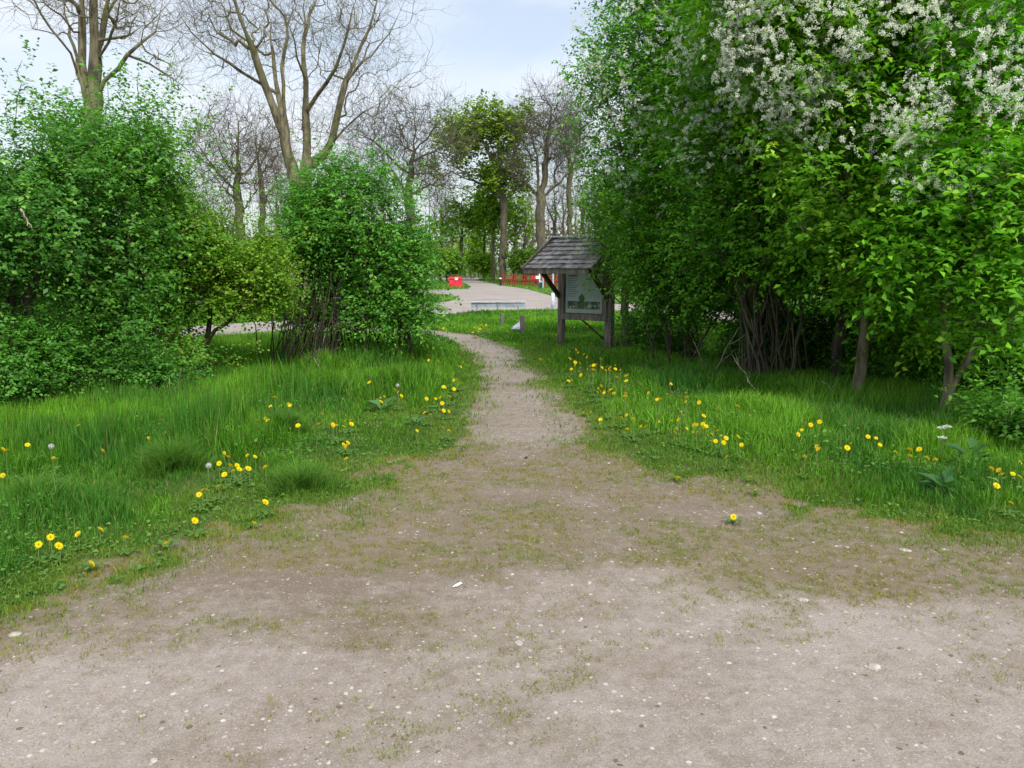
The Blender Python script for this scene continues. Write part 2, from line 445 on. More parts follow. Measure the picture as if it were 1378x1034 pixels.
M['red'] = noisy_mat('red_paint', (0.42, 0.02, 0.022), (0.62, 0.045, 0.045), 4, 0.5, bump=0.05)
M['red_plastic'] = noisy_mat('red_plastic', (0.50, 0.015, 0.035), (0.66, 0.035, 0.06), 3, 0.4, bump=0.05)
M['red_worn'] = noisy_mat('worn_red_paint', (0.33, 0.045, 0.03), (0.52, 0.09, 0.06), 5, 0.7, bump=0.1)
M['white'] = noisy_mat('white_paint', (0.68, 0.69, 0.7), (0.82, 0.82, 0.82), 6, 0.6, bump=0.05)
M['black'] = noisy_mat('black_paint', (0.012, 0.016, 0.022), (0.03, 0.036, 0.045), 9, 0.5, bump=0.1)
M['blue'] = noisy_mat('blue_paint', (0.02, 0.09, 0.35), (0.04, 0.14, 0.45), 6, 0.5, bump=0.05)
M['green_box'] = noisy_mat('green_cabinet_paint', (0.02, 0.07, 0.05), (0.04, 0.11, 0.08), 6, 0.6, bump=0.05)
M['bag'] = noisy_mat('crumpled_plastic', (0.30, 0.34, 0.40), (0.52, 0.57, 0.63), 14, 0.4, bump=0.6)
M['stone'] = noisy_mat('pale_stone', (0.24, 0.215, 0.19), (0.44, 0.41, 0.37), 30, 0.85)
M['poster'] = noisy_mat('poster_paper', (0.52, 0.58, 0.68), (0.62, 0.68, 0.78), 2, 0.6, bump=0)
M['poster_map'] = noisy_mat('printed_map', (0.44, 0.54, 0.52), (0.60, 0.64, 0.70), 14, 0.6, bump=0, ramp=(.45, .6))
M['poster_dark'] = noisy_mat('printed_photo', (0.04, 0.06, 0.06), (0.24, 0.28, 0.26), 11, 0.6, bump=0, ramp=(.42, .6))
M['poster_ink'] = noisy_mat('printed_text', (0.13, 0.17, 0.17), (0.16, 0.2, 0.2), 9, 0.6, bump=0)
M['poster_green'] = noisy_mat('printed_green', (0.05, 0.14, 0.04), (0.09, 0.2, 0.06), 40, 0.6, bump=0)
M['poster_light'] = noisy_mat('printed_white', (0.5, 0.53, 0.52), (0.6, 0.62, 0.6), 9, 0.6, bump=0)
def glass_mat():
    m, nt, b = new_mat('clear_pane'); L = nt.links.new
    t = N(nt, 'ShaderNodeBsdfTransparent'); g = N(nt, 'ShaderNodeBsdfGlossy'); g.inputs['Roughness'].default_value = 0.06
    g.inputs['Color'].default_value = (0.9, 0.95, 1, 1)
    x = N(nt, 'ShaderNodeMixShader'); x.inputs[0].default_value = 0.12
    L(t.outputs[0], x.inputs[1]); L(g.outputs[0], x.inputs[2]); L(x.outputs[0], nt.nodes['Material Output'].inputs['Surface'])
    return m
M['glass'] = glass_mat()
M['dand'] = leaf_mat('dandelion_petals', 0.6, 0.3, warm=(1, 1, 1), spec=0.1)

# ------------------------------------------------------------------ world, sun
W = bpy.data.worlds.new('World'); sc.world = W; W.use_nodes = True
nt = W.node_tree; L = nt.links.new
SUN_EL, SUN_AZ = math.radians(50), math.radians(158)     # azimuth: sun stands right and slightly behind the camera
sky = N(nt, 'ShaderNodeTexSky'); sky.sky_type = 'NISHITA'; sky.sun_disc = False
sky.sun_elevation = SUN_EL; sky.sun_rotation = SUN_AZ; sky.air_density = 1.2; sky.dust_density = 2.0; sky.ozone_density = 2.0
tc = N(nt, 'ShaderNodeTexCoord'); mp = N(nt, 'ShaderNodeMapping'); mp.inputs['Scale'].default_value = (1, 1, 2.6)
mp.inputs['Location'].default_value = (0.3, 0.1, 0.15)
L(tc.outputs['Generated'], mp.inputs[0])
cn = N(nt, 'ShaderNodeTexNoise'); cn.inputs['Scale'].default_value = 3.0; cn.inputs['Detail'].default_value = 7; cn.inputs['Roughness'].default_value = 0.5
L(mp.outputs[0], cn.inputs['Vector'])
cr = N(nt, 'ShaderNodeValToRGB'); cr.color_ramp.elements[0].position = 0.38; cr.color_ramp.elements[1].position = 0.68
cr.color_ramp.elements[0].color = (0.45, 0.45, 0.45, 1); cr.color_ramp.elements[1].color = (1, 1, 1, 1)
L(cn.outputs[0], cr.inputs[0])
mx = N(nt, 'ShaderNodeMix', data_type='RGBA'); L(cr.outputs[0], mx.inputs[0]); L(sky.outputs[0], mx.inputs[6])
mx.inputs[7].default_value = (5.3, 5.55, 5.95, 1)
sx = N(nt, 'ShaderNodeSeparateXYZ'); L(tc.outputs['Generated'], sx.inputs[0])
mr = N(nt, 'ShaderNodeMapRange'); mr.inputs['From Min'].default_value = 0.3; mr.inputs['From Max'].default_value = 1.0
mr.inputs['To Min'].default_value = 1.0; mr.inputs['To Max'].default_value = 1.7      # veiled sky: brighter overhead, as under thin cloud
L(sx.outputs[2], mr.inputs[0])
zm = N(nt, 'ShaderNodeVectorMath', operation='SCALE'); L(mx.outputs[2], zm.inputs[0]); L(mr.outputs[0], zm.inputs['Scale'])
bg = nt.nodes['Background']; L(zm.outputs[0], bg.inputs['Color']); bg.inputs['Strength'].default_value = 0.1
sl = bpy.data.lights.new('sun', 'SUN'); sl.energy = 2.35; sl.angle = math.radians(16); sl.color = (1, 0.95, 0.87)
so = bpy.data.objects.new('sun', sl); COL.objects.link(so); so.location = (8, -6, 20)
sd = Vector((math.sin(SUN_AZ) * math.cos(SUN_EL), math.cos(SUN_AZ) * math.cos(SUN_EL), math.sin(SUN_EL)))
so.rotation_euler = sd.to_track_quat('Z', 'Y').to_euler()
sc.view_settings.view_transform = 'Standard'; sc.view_settings.look = 'None'; sc.view_settings.gamma = 1
sc.view_settings.use_curve_mapping = False
sc.view_settings.exposure = 0.9
sc.cycles.max_bounces = 6; sc.cycles.diffuse_bounces = 4; sc.cycles.transmission_bounces = 4; sc.cycles.transparent_max_bounces = 8

# ------------------------------------------------------------------ ground sheet
def ramp_axis(lo, hi, fine_lo, fine_hi, step, grow):
    a = list(np.arange(fine_lo, fine_hi, step))
    s = step; v = a[-1]
    while v < hi: s *= grow; v += s; a.append(v)
    s = step; v = a[0]; b = []
    while v > lo: s *= grow; v -= s; b.append(v)
    return np.array(b[::-1] + a)
gx = ramp_axis(-500, 500, -5.5, 5.5, 0.045, 1.07)
gy = ramp_axis(-60, 900, 1.4, 13.0, 0.045, 1.05)
X, Y = np.meshgrid(gx, gy)
x = X.ravel(); y = Y.ravel()
sb = bare(x, y)
z = ground_z(x, y)
nx_, ny_ = len(gx), len(gy)
idx = np.arange(nx_ * ny_).reshape(ny_, nx_)
quads = np.stack([idx[:-1, :-1], idx[:-1, 1:], idx[1:, 1:], idx[1:, :-1]], -1).reshape(-1, 4)
mask = np.zeros((len(x), 4), np.float32); mask[:, 3] = 1
mask[:, 0] = sstep(-0.08, 0.10, sb)
mask[:, 1] = patch(x, y)
yw = y + (fbm(x, y, .7, 3, 210) - .5) * 2.6
pale = 0.62 * (1 - sstep(2.2, 4.6, yw)) + 0.24 * sstep(6.0, 7.5, y) + 0.10
pale = pale + (fbm(x, y * 1.6, 1.1, 4, 77) - 0.5) * 0.8 * (1 - .7 * sstep(6.5, 8, y)) - 0.3 * (np.clip(patch(x, y), 0, 1)) + 0.18 * sstep(10, 13, y)
mask[:, 2] = np.clip(pale, 0, 1)
def submesh(name, sel):
    q = quads[sel]; u, inv = np.unique(q.ravel(), return_inverse=True)
    V = np.stack([x[u], y[u], z[u]], -1)
    me = mk_mesh(name, V, quads=inv.reshape(-1, 4), mats=[M['ground']], smooth=True)
    a = me.attributes.new('mask', 'FLOAT_COLOR', 'POINT'); a.data.foreach_set('color', mask[u].ravel())
    return me
qs = sb[quads].mean(1) > 0
qy = y[quads].mean(1)
isg = ~qs
tag(link('ground', submesh('ground', isg)), kind='structure')
tag(link('gravel_path', submesh('gravel_path', qs)), kind='structure')

def poly_sheet(name, poly, zz, mat):
    from mathutils.geometry import tessellate_polygon
    vs = [Vector((p[0], p[1], 0)) for p in poly]
    tr = tessellate_polygon([vs])
    V = [(p[0], p[1], zz) for p in poly]
    n = len(V)
    V += [(p[0], p[1], -0.05) for p in poly]
    me = bpy.data.meshes.new(name)
    def up(t):
        a, b_, c = [vs[i] for i in t]
        return t if (b_ - a).cross(c - a).z > 0 else t[::-1]
    fs = [tuple(up(t)) for t in tr] + [(i, (i + 1) % n, n + (i + 1) % n, n + i) for i in range(n)]
    me.from_pydata(V, [], fs); me.materials.append(mat)
    return link(name, me)
tag(poly_sheet('road', ROAD, 0.02, M['road']), kind='structure')
kb = MB()
for i in range(2, 12):
    a, b_ = ROAD[i], ROAD[i + 1]
    d = np.array(b_) - np.array(a); nrm = np.array([d[1], -d[0]]) / np.hypot(*d) * 0.06
    kb.bar((a[0] + nrm[0], a[1] + nrm[1], 0.02), (b_[0] + nrm[0], b_[1] + nrm[1], 0.02), 0.10, 0.14)
tag(kb.build('kerb', M['kerb']), kind='structure')

# ------------------------------------------------------------------ grass
def blades(x, y, h, w, col, lean, rng, zoff=None, dirx=None):
    n = len(x)
    z = (ground_z_fast(x, y) if zoff is None else zoff) - 0.004
    th = rng.uniform(0, 2 * np.pi, n); ph = rng.uniform(0, 2 * np.pi, n)
    if dirx is not None: ph = dirx + rng.normal(0, 1.5, n)
    wx, wy = np.cos(th) * w / 2, np.sin(th) * w / 2
    lx, ly = np.cos(ph) * lean * h, np.sin(ph) * lean * h
    V = np.empty((n, 5, 3), np.float32)
    V[:, 0] = np.stack([x - wx, y - wy, z], -1); V[:, 1] = np.stack([x + wx, y + wy, z], -1)
    mx_, my_, mz_ = x + lx * .3, y + ly * .3, z + h * 0.55
    V[:, 2] = np.stack([mx_ + wx * .8, my_ + wy * .8, mz_], -1); V[:, 3] = np.stack([mx_ - wx * .8, my_ - wy * .8, mz_], -1)
    V[:, 4] = np.stack([x + lx, y + ly, z + h * np.sqrt(np.clip(1 - 0.5 * lean ** 2, .2, 1))], -1)
    b = np.arange(n)[:, None] * 5
    q = b + np.array([0, 1, 2, 3]); t = b + np.array([3, 2, 4])
    C = np.repeat(col, 5, 0).reshape(n, 5, 3)
    return V.reshape(-1, 3), q, t, C.reshape(-1, 3)

def ground_z_fast(x, y):
    return ground_z(x, y)

def lerp(a, b, t):
    t = np.asarray(t)[:, None]
    return np.asarray(a) * (1 - t) + np.asarray(b) * t

def sample_xy(n, y0, y1, e, rng, margin=1.3, slope=0.70, mirror=None):
    # number density ~ (1/y)^e over the wedge seen from the path
    yy = np.linspace(y0, y1, 400); w = (2 * (slope * yy + margin)) * yy ** (-e)
    c = np.cumsum(w); c /= c[-1]
    y = np.interp(rng.uniform(0, 1, n), c, yy)
    x = rng.uniform(-1, 1, n) * (slope * y + margin)
    return x, y

def wash(rng, x, y, n):
    t1 = fbm(x, y, 0.7, 3, 60); t2 = rng.uniform(0, 1, n)
    return t1, t2

rng = np.random.default_rng(3)
def grass_field(name, n, y0, y1, e, label, wk=1.0):
    x, y = sample_xy(n, y0, y1, e, rng)
    s = bare(x, y)
    keep = (s < 0.02) & (sdf(ROAD, x, y) < -0.05)
    # the shaded soil under the thickets carries thinner grass
    x, y, s = x[keep], y[keep], s[keep]; n = len(x)
    H = tall(x, y) * .9
    H = np.where(opened(x, y), H * .55, H)
    clump = fbm(x, y, 5, 2, 70)
    h = H * (0.45 + 0.75 * rng.uniform(0, 1, n) ** 0.8) * (0.75 + 0.5 * clump)
    w = 0.0066 * np.maximum(1, y / 5.0) ** 0.85 * wk * (0.7 + 0.6 * rng.uniform(0, 1, n))
    lean = np.clip(rng.gamma(2.2, 0.16, n), 0.03, 1.1)
    upright = (x < -2.4) & (y > 6) & (y < 10)
    lean = np.where(upright, lean * 0.45, lean)
    t1, t2 = wash(rng, x, y, n)
    c = lerp((0.065, 0.165, 0.018), (0.21, 0.37, 0.045), np.clip(t1 * 2.2 - .6 + (t2 - .5) * .8, 0, 1))
    blue = sstep(0.55, 0.72, fbm(x, y, 0.9, 2, 90))
    c = c * (1 - blue[:, None] * .6) + np.array((0.055, 0.155, 0.045)) * blue[:, None] * .6
    short = sstep(0.5, 0.0, -s)[:, None] * (1 - sstep(7, 10, y))[:, None] * 0.5
    c = c * (1 - short) + np.array((0.19, 0.28, 0.045)) * short
    dry = (rng.uniform(0, 1, n) < 0.035)[:, None]
    c = np.where(dry, np.array((0.28, 0.24, 0.12)), c)
    c = c * (0.55 + 0.75 * rng.uniform(0, 1, n))[:, None] * np.array((.84, 1.08, .7))
    dirx = fbm(x, y, 3.5, 2, 95) * 16
    V, q, t, C = blades(x, y, h, w, c, lean, rng, dirx=dirx)
    o = link(name, mk_mesh(name, V, q, t, C, [M['grass']]))
    tag(o, label, 'grass', kind='stuff')

def lawn_edge():                        # short dense turf between the long grass and the gravel
    n = 420000
    x, y = sample_xy(n, 3.0, 17, 1.55, rng)
    s = bare(x, y)
    d = sstep(-1.5, -.1, s)
    keep = (s < 0.55) & (rng.uniform(0, 1, n) < d * (1 - sstep(-.12, .5, s) * .93) * np.where(s > -.1, sstep(.32, .62, fbm(x, y, 5, 3, 190)) + .05, 1))
    x, y, s = x[keep], y[keep], s[keep]; n = len(x)
    h = (0.022 + .035 * rng.uniform(0, 1, n)) * (.6 + .8 * fbm(x, y, 3, 2, 160)) * (1 + .4 * sstep(0, -.8, s))
    w = 0.0042 * np.maximum(1, y / 5.0) * (0.7 + 0.6 * rng.uniform(0, 1, n))
    c = lerp((0.065, 0.17, 0.02), (0.17, 0.27, 0.035), np.clip(fbm(x, y, 1.8, 3, 170) * 2.2 - .6 + (rng.uniform(0, 1, n) - .5) * .6 + .3 * sstep(-.3, 0, s), 0, 1)) * (.6 + .6 * rng.uniform(0, 1, n))[:, None]
    V, q, t, C = blades(x, y, h, w, c, rng.uniform(.2, 1.0, n), rng)
    tag(link('short_turf', mk_mesh('short_turf', V, q, t, C, [M['grass']])), 'short dense turf between the long verge grass and the gravel', 'grass', kind='stuff')
grass_field('verge_grass', 340000, 3.0, 15.5, 1.75, 'long green grass on both verges of the gravel path')
grass_field('meadow_grass', 210000, 15.3, 34, 1.5, 'grass between the thickets and the paved road', 1.25)
grass_field('far_grass', 70000, 34, 115, 1.2, 'grass verges beyond the paved road', 1.6)

lawn_edge()
def groundcover():
    n = 60000
    x, y = sample_xy(n, 2.6, 13, 1.6, rng)
    s = bare(x, y); cl = fbm(x, y, 1.4, 3, 140)
    keep = (s < -.03) & (cl + .25 * sstep(.7, 0, -s) > .56)
    x, y = x[keep], y[keep]; n = len(x)
    H = tall(x, y)
    z = ground_z(x, y) + H * rng.uniform(.2, .75, n)
    a = rng.uniform(0, 6.28, n); ax = normz(np.stack([np.cos(a), np.sin(a), rng.uniform(-.1, .6, n)], -1))
    sz = .016 + .03 * rng.uniform(0, 1, n) ** 3
    V, q, vp = leaf_geo(np.stack([x, y, z], -1), ax, np.array([0, 0, 1.]) + rng.normal(0, .3, (n, 3)), sz, sz * rng.uniform(.45, .85, n))
    c = lerp((.07, .18, .03), (.15, .30, .05), rng.uniform(0, 1, n))
    tag(link('ground_cover', mk_mesh('ground_cover', V, q, col=np.repeat(c, vp, 0), mats=[M['leaf']])), 'low round leaved weeds and clover mixed through the verge grass', 'ground cover', kind='stuff')

# sparse turf in the worn area
def sparse():
    n = 620000
    x, y = sample_xy(n, 2.0, 9.0, 1.4, rng, 0.6)
    s = bare(x, y); p = patch(x, y)
    d = np.where(s > 0, p ** 1.3, 0)
    fine = fbm(x, y, 22, 2, 101)
    keep = (s > -0.1) & (rng.uniform(0, 1, n) < d * sstep(0.42, 0.6, fine) * 1.3)
    x, y, s = x[keep], y[keep], s[keep]; n = len(x)
    h = (0.008 + 0.022 * rng.uniform(0, 1, n) ** 1.5) * (1 + 0.8 * sstep(0.25, 0, s))
    w = 0.0030 * np.maximum(1, y / 4.0) * (0.7 + 0.6 * rng.uniform(0, 1, n))
    t = rng.uniform(0, 1, n)
    c = lerp((0.28, 0.25, 0.05), (0.18, 0.25, 0.03), np.clip(fbm(x, y, 3, 2, 120) * 2 - .5 + (t - .5) * .5, 0, 1)) * (0.7 + 0.5 * t)[:, None]
    V, q, tt, C = blades(x, y, h, w, c, rng.uniform(0.3, 1.0, n), rng)
    tag(link('sparse_turf', mk_mesh('sparse_turf', V, q, tt, C, [M['grass']])), 'thin trampled yellowish turf growing through the worn gravel', 'grass', kind='stuff')
sparse()

# pebbles
def pebbles():
    n = 15000
    x, y = sample_xy(n, 1.9, 9.5, 1.7, rng, 0.5)
    s = bare(x, y); keep = (s > 0.02) & (rng.uniform(0, 1, n) < sstep(.36, .66, fbm(x, y, 1.7, 3, 180)) + .15)
    x, y = x[keep], y[keep]; n = len(x)
    z = ground_z(x, y)
    base = np.array([(1, 0, 0), (.31, .95, 0), (-.81, .59, 0), (-.81, -.59, 0), (.31, -.95, 0), (0.1, 0.05, 1)], np.float32)
    sz = 0.0018 + 0.012 * rng.uniform(0, 1, n) ** 7 + 0.0012 * y / 5
    a = rng.uniform(0, 6.28, n); el = rng.uniform(0.5, 1, n); hh = rng.uniform(0.25, 0.6, n)
    B = base[None] * (1 + rng.normal(0, .18, (n, 6, 3)))
    bx = B[:, :, 0] * sz[:, None]; by = B[:, :, 1] * (sz * el)[:, None]; bz = B[:, :, 2] * (sz * hh)[:, None]
    ca, sa = np.cos(a)[:, None], np.sin(a)[:, None]
    V = np.stack([x[:, None] + bx * ca - by * sa, y[:, None] + bx * sa + by * ca, z[:, None] + bz - 0.0005], -1)
    f = np.array([(0, 1, 5), (1, 2, 5), (2, 3, 5), (3, 4, 5), (4, 0, 5)])
    t = (np.arange(n)[:, None, None] * 6 + f[None]).reshape(-1, 3)
    k = rng.uniform(0, 1, n); c = lerp((0.17, 0.148, 0.125), (0.42, 0.39, 0.34), k ** 2); c = np.where((rng.uniform(0, 1, n) < .25)[:, None], np.array((.10, .075, .045)), c)
    C = np.repeat(c, 6, 0)
    m, nt, b = new_mat('pebble'); at = N(nt, 'ShaderNodeAttribute', attribute_name='tint'); nt.links.new(at.outputs['Color'], b.inputs['Base Color']); b.inputs['Roughness'].default_value = .85
    tag(link('gravel', mk_mesh('gravel', V.reshape(-1, 3), None, t, C, [m])), 'small pale pebbles and stone chips scattered over the worn ground', 'gravel', kind='stuff')
pebbles()

# ------------------------------------------------------------------ plant growth
def normz(v):
    return v / (np.linalg.norm(v, axis=-1, keepdims=True) + 1e-9)

def grow(limbs, targets, bf=0.4, seg=0.3, jit=0.02, rng=RNG):
    """limbs: polylines (first one starts at the base); targets joined by a cheapest-path tree."""
    P_, par, pl = [], [], []
    for li, (poly, root) in enumerate(limbs):
        poly = [np.array(p, float) for p in poly]
        if root: P_.append(poly[0]); par.append(-1); pl.append(0.0); last = len(P_) - 1
        else:
            A = np.array(P_); last = int(np.argmin(((A - poly[0]) ** 2).sum(1)))
        pts = []
        # smooth resample
        for a, b in zip(poly[:-1], poly[1:]):
            L_ = np.linalg.norm(b - a); k = max(1, int(round(L_ / seg)))
            for j in range(1, k + 1): pts.append(a + (b - a) * j / k)
        pts = np.array(pts)
        for _ in range(2):
            if len(pts) > 2: pts[1:-1] = (pts[:-2] + 2 * pts[1:-1] + pts[2:]) / 4
        for p in pts:
            p = p + rng.normal(0, jit, 3)
            P_.append(p); par.append(last); pl.append(pl[last] + np.linalg.norm(p - P_[last])); last = len(P_) - 1
    n0 = len(P_); nt_ = len(targets)
    Pn = np.array(P_); pln = np.array(pl)
    T = np.asarray(targets)
    if nt_:
        best = np.full(nt_, 1e9); bp = np.zeros(nt_, int)
        for i in range(n0):
            d = np.linalg.norm(T - Pn[i], axis=1) + bf * 0.35 * pln[i]
            m = d < best; best[m] = d[m]; bp[m] = i
        allP = np.vstack([Pn, np.zeros((nt_, 3))]); parA = np.array(par + [0] * nt_); plA = np.concatenate([pln, np.zeros(nt_)])
        alive = np.ones(nt_, bool)
        for k in range(nt_):
            i = int(np.argmin(np.where(alive, best, 1e18)))
            alive[i] = False; ni = n0 + k
            allP[ni] = T[i]; parA[ni] = bp[i]
            dd = np.linalg.norm(T[i] - allP[bp[i]]); plA[ni] = plA[bp[i]] + dd
            d = np.linalg.norm(T - T[i], axis=1) + bf * plA[ni] * 0.35
            m = alive & (d < best); best[m] = d[m]; bp[m] = ni
        Pn, par = allP, parA
    else: par = np.array(par)
    return Pn, par, n0

def radii(par, rtip, rbase, EXP=.56):
    n = len(par); tips = np.zeros(n); ch = [[] for _ in range(n)]
    for i in range(n):
        if par[i] >= 0: ch[par[i]].append(i)
    for i in range(n - 1, -1, -1):
        if not ch[i]: tips[i] = 1
        else: tips[i] = sum(tips[c] for c in ch[i])
    tot = max(2.0, tips.max())
    return np.maximum(rtip, rbase * (tips / tot) ** EXP), ch, tips

def wood(Pn, par, r, ch, tips, sel=None):
    Vs, Q = [], []; off = 0
    n = len(par)
    stack = [i for i in range(n) if par[i] < 0]
    starts = [(i, -1) for i in stack]
    while starts:
        s, p = starts.pop()
        chain = [s]
        c = s
        while ch[c]:
            k = sorted(ch[c], key=lambda q: -tips[q])
            for o in k[1:]: starts.append((o, c))
            c = k[0]; chain.append(c)
        pts = Pn[chain]; rr = r[chain].copy()
        if p >= 0: pts = np.vstack([Pn[p], pts]); rr = np.concatenate([[min(r[p] * 0.9, rr[0] * 1.25)], rr])
        if len(pts) < 2: continue
        rm = rr.max(); k = 9 if rm > 0.06 else 6 if rm > 0.02 else 4 if rm > 0.008 else 3
        rr = rr.copy(); rr[-1] *= 0.5
        d = np.zeros_like(pts); d[1:-1] = pts[2:] - pts[:-2]; d[0] = pts[1] - pts[0]; d[-1] = pts[-1] - pts[-2]
        d = normz(d)
        mean = np.abs(normz((pts[-1] - pts[0])[None])[0]); ref = np.zeros(3); ref[int(np.argmin(mean))] = 1
        xx = normz(np.cross(d, ref)); yy = np.cross(xx, d)
        a = np.arange(k) * 2 * np.pi / k
        ring = pts[:, None] + rr[:, None, None] * (xx[:, None] * np.cos(a)[None, :, None] + yy[:, None] * np.sin(a)[None, :, None])
        if rm > 0.03: ring += (rr[:, None] * 0.10 * np.sin(3 * a + pts[:, 2:3] * 3))[:, :, None] * (ring - pts[:, None]) / rr[:, None, None]
        m = len(pts)
        i0 = (np.arange(m - 1)[:, None] * k + np.arange(k)[None]); i1 = (np.arange(m - 1)[:, None] * k + (np.arange(k)[None] + 1) % k)
        q = np.stack([i0, i1, i1 + k, i0 + k], -1).reshape(-1, 4) + off
        Vs.append(ring.reshape(-1, 3)); Q.append(q); off += m * k
    return np.vstack(Vs), np.vstack(Q)

def leaf_geo(p, a, n, l, w, simple=False, cup=0.12):
    n = n - a * (a * n).sum(-1, keepdims=True); n = normz(n); b = np.cross(a, n)
    l = l[:, None]; w = w[:, None]
    k = len(p)
    if simple:
        V = np.stack([p, p + a * l * .5 + b * w * .5, p + a * l, p + a * l * .5 - b * w * .5], 1)
        return V.reshape(-1, 3), (np.arange(k)[:, None] * 4 + np.array([0, 1, 2, 3])), 4
    mid = p + a * l * .48
    V = np.stack([p, mid + b * w * .5 + n * w * cup * 1.5, p + a * l - n * l * 0.16, mid - b * w * .5 + n * w * cup * 1.5, mid], 1)
    base = np.arange(k)[:, None] * 5
    q = np.concatenate([base + np.array([0, 1, 2, 4]), base + np.array([0, 4, 2, 3])])
    return V.reshape(-1, 3), q, 5

def leaves(nodes, dirs, per, m, L, size, colA, colB, rng, centre, up=0.35, droop=0.3, simple=False, aspect=0.6, cn=None, flat=1.0, young=None):
    """per twigs at each node, m leaves on each twig of length L"""
    n = len(nodes) * per
    base = np.repeat(nodes, per, 0) + rng.normal(0, L * 0.35, (n, 3))
    d = np.repeat(dirs, per, 0) + rng.normal(0, 0.55, (n, 3)) + np.array([0, 0, up])
    d = normz(d)
    t = (np.arange(m) + 0.5) / m
    pos = base[:, None] + d[:, None] * (t[None, :, None] * L) + np.array([0, 0, -1]) * (t ** 2)[None, :, None] * L * droop
    side = normz(np.cross(d, np.array([0, 0, 1.0])) + 1e-4)
    sg = np.where(np.arange(m) % 2 == 0, 1.0, -1.0)
    ax = d[:, None] * 0.6 + side[:, None] * sg[None, :, None] * 0.9 + rng.normal(0, 0.35, (n, m, 3)) + np.array([0, 0, -0.25])
    ax = normz(ax)
    nr = np.array([0, 0, flat]) + rng.normal(0, 0.42, (n, m, 3)) + (normz(base - centre) * 0.35)[:, None]
    pos = pos.reshape(-1, 3); ax = ax.reshape(-1, 3); nr = normz(nr.reshape(-1, 3))
    k = len(pos)
    l = size * rng.uniform(0.45, 1.25, k); w = l * aspect * rng.uniform(.85, 1.15, k)
    V, q, vp = leaf_geo(pos, ax, nr, l, w, simple)
    tw = np.repeat(rng.uniform(0, 1, n), m)
    tone = np.clip(0.5 + (tw - .5) * .8 + rng.normal(0, .18, k), 0, 1)
    c = lerp(colA, colB, tone)
    if young is not None:
        yy = (rng.uniform(0, 1, n) < young[0]); yy = np.repeat(yy, m)
        c = np.where(yy[:, None], np.array(young[1]) * rng.uniform(.8, 1.15, k)[:, None], c)
    C = np.repeat(np.minimum(c * np.array((1.55, 1.75, 1.15)), .5), vp, 0)
    return V, q, C

def racemes(nodes, rng, size=0.11, col=(0.92, 0.93, 0.84)):
    n = len(nodes); m = 46
    ax = normz(rng.normal(0, 0.5, (n, 3)) + np.array([0, 0, 0.25]) + np.array([0, -0.35, 0]))
    L = size * rng.uniform(.7, 1.25, n)
    t = rng.uniform(0, 1, (n, m)); rad = (0.015 + 0.007 * np.sin(t * 3.0)) * (1 - .35 * t) * size / 0.11
    nr = normz(rng.normal(0, 1, (n, m, 3)))
    pos = nodes[:, None] + ax[:, None] * (t * L[:, None])[:, :, None] + nr * rad[:, :, None] + np.array([0, 0, -1]) * (t ** 2)[:, :, None] * (L * .25)[:, None, None]
    a = normz(rng.normal(0, 1, (n, m, 3)))
    k = n * m
    l = rng.uniform(.011, .018, k) * size / 0.11
    V, q, vp = leaf_geo(pos.reshape(-1, 3), a.reshape(-1, 3), nr.reshape(-1, 3) + rng.normal(0, .3, (k, 3)), l, l * .9, True)
    c = np.array(col) * rng.uniform(.75, 1.1, k)[:, None]
    return V, q, np.repeat(c, vp, 0)

groundcover()

def in_ell(crowns, n, rng, shell=0.42, noise=0.0, seed=0, zmin=0.15):
    vol = np.array([c[1][0] * c[1][1] * c[1][2] for c in crowns]); w = vol ** .75; w = w / w.sum()
    out = []
    for (c, r), ww in zip(crowns, w):
        k = max(4, int(n * ww * (2.0 if noise else 1.0)))
        d = normz(rng.normal(0, 1, (k, 3))); rad = rng.uniform(0, 1, k) ** shell
        # lumpy outline
        lump = 1 + 0.34 * (vnoise(d[:, 0] * 2 + seed, d[:, 2] * 2 + d[:, 1] * 1.3, 1.3, seed) - .5) * 2
        out.append(np.array(c) + d * rad[:, None] * np.array(r) * lump[:, None])
    p = np.vstack(out)
    nf = 1.3 if max(c[1][0] for c in crowns) < 3 else .6
    if noise:
        v = (vnoise(p[:, 0] + p[:, 1] * .6, p[:, 2] * 1.2, nf, seed + 5) + vnoise(p[:, 1], p[:, 2] + p[:, 0], nf * 1.4, seed + 6)) / 2
        p = p[v > np.quantile(v, noise)]
    if len(p) > n: p = p[rng.permutation(len(p))[:n]]
    return p[p[:, 2] > zmin]

def E(px, py, Y, rx, ry, rz=None):      # crown ellipsoid given in photo pixels at depth Y
    s = 1 / pxm(Y)
    return (P(px, py, Y), (rx * s, (rx if rz is None else rz * pxm(Y)) * s, ry * s))

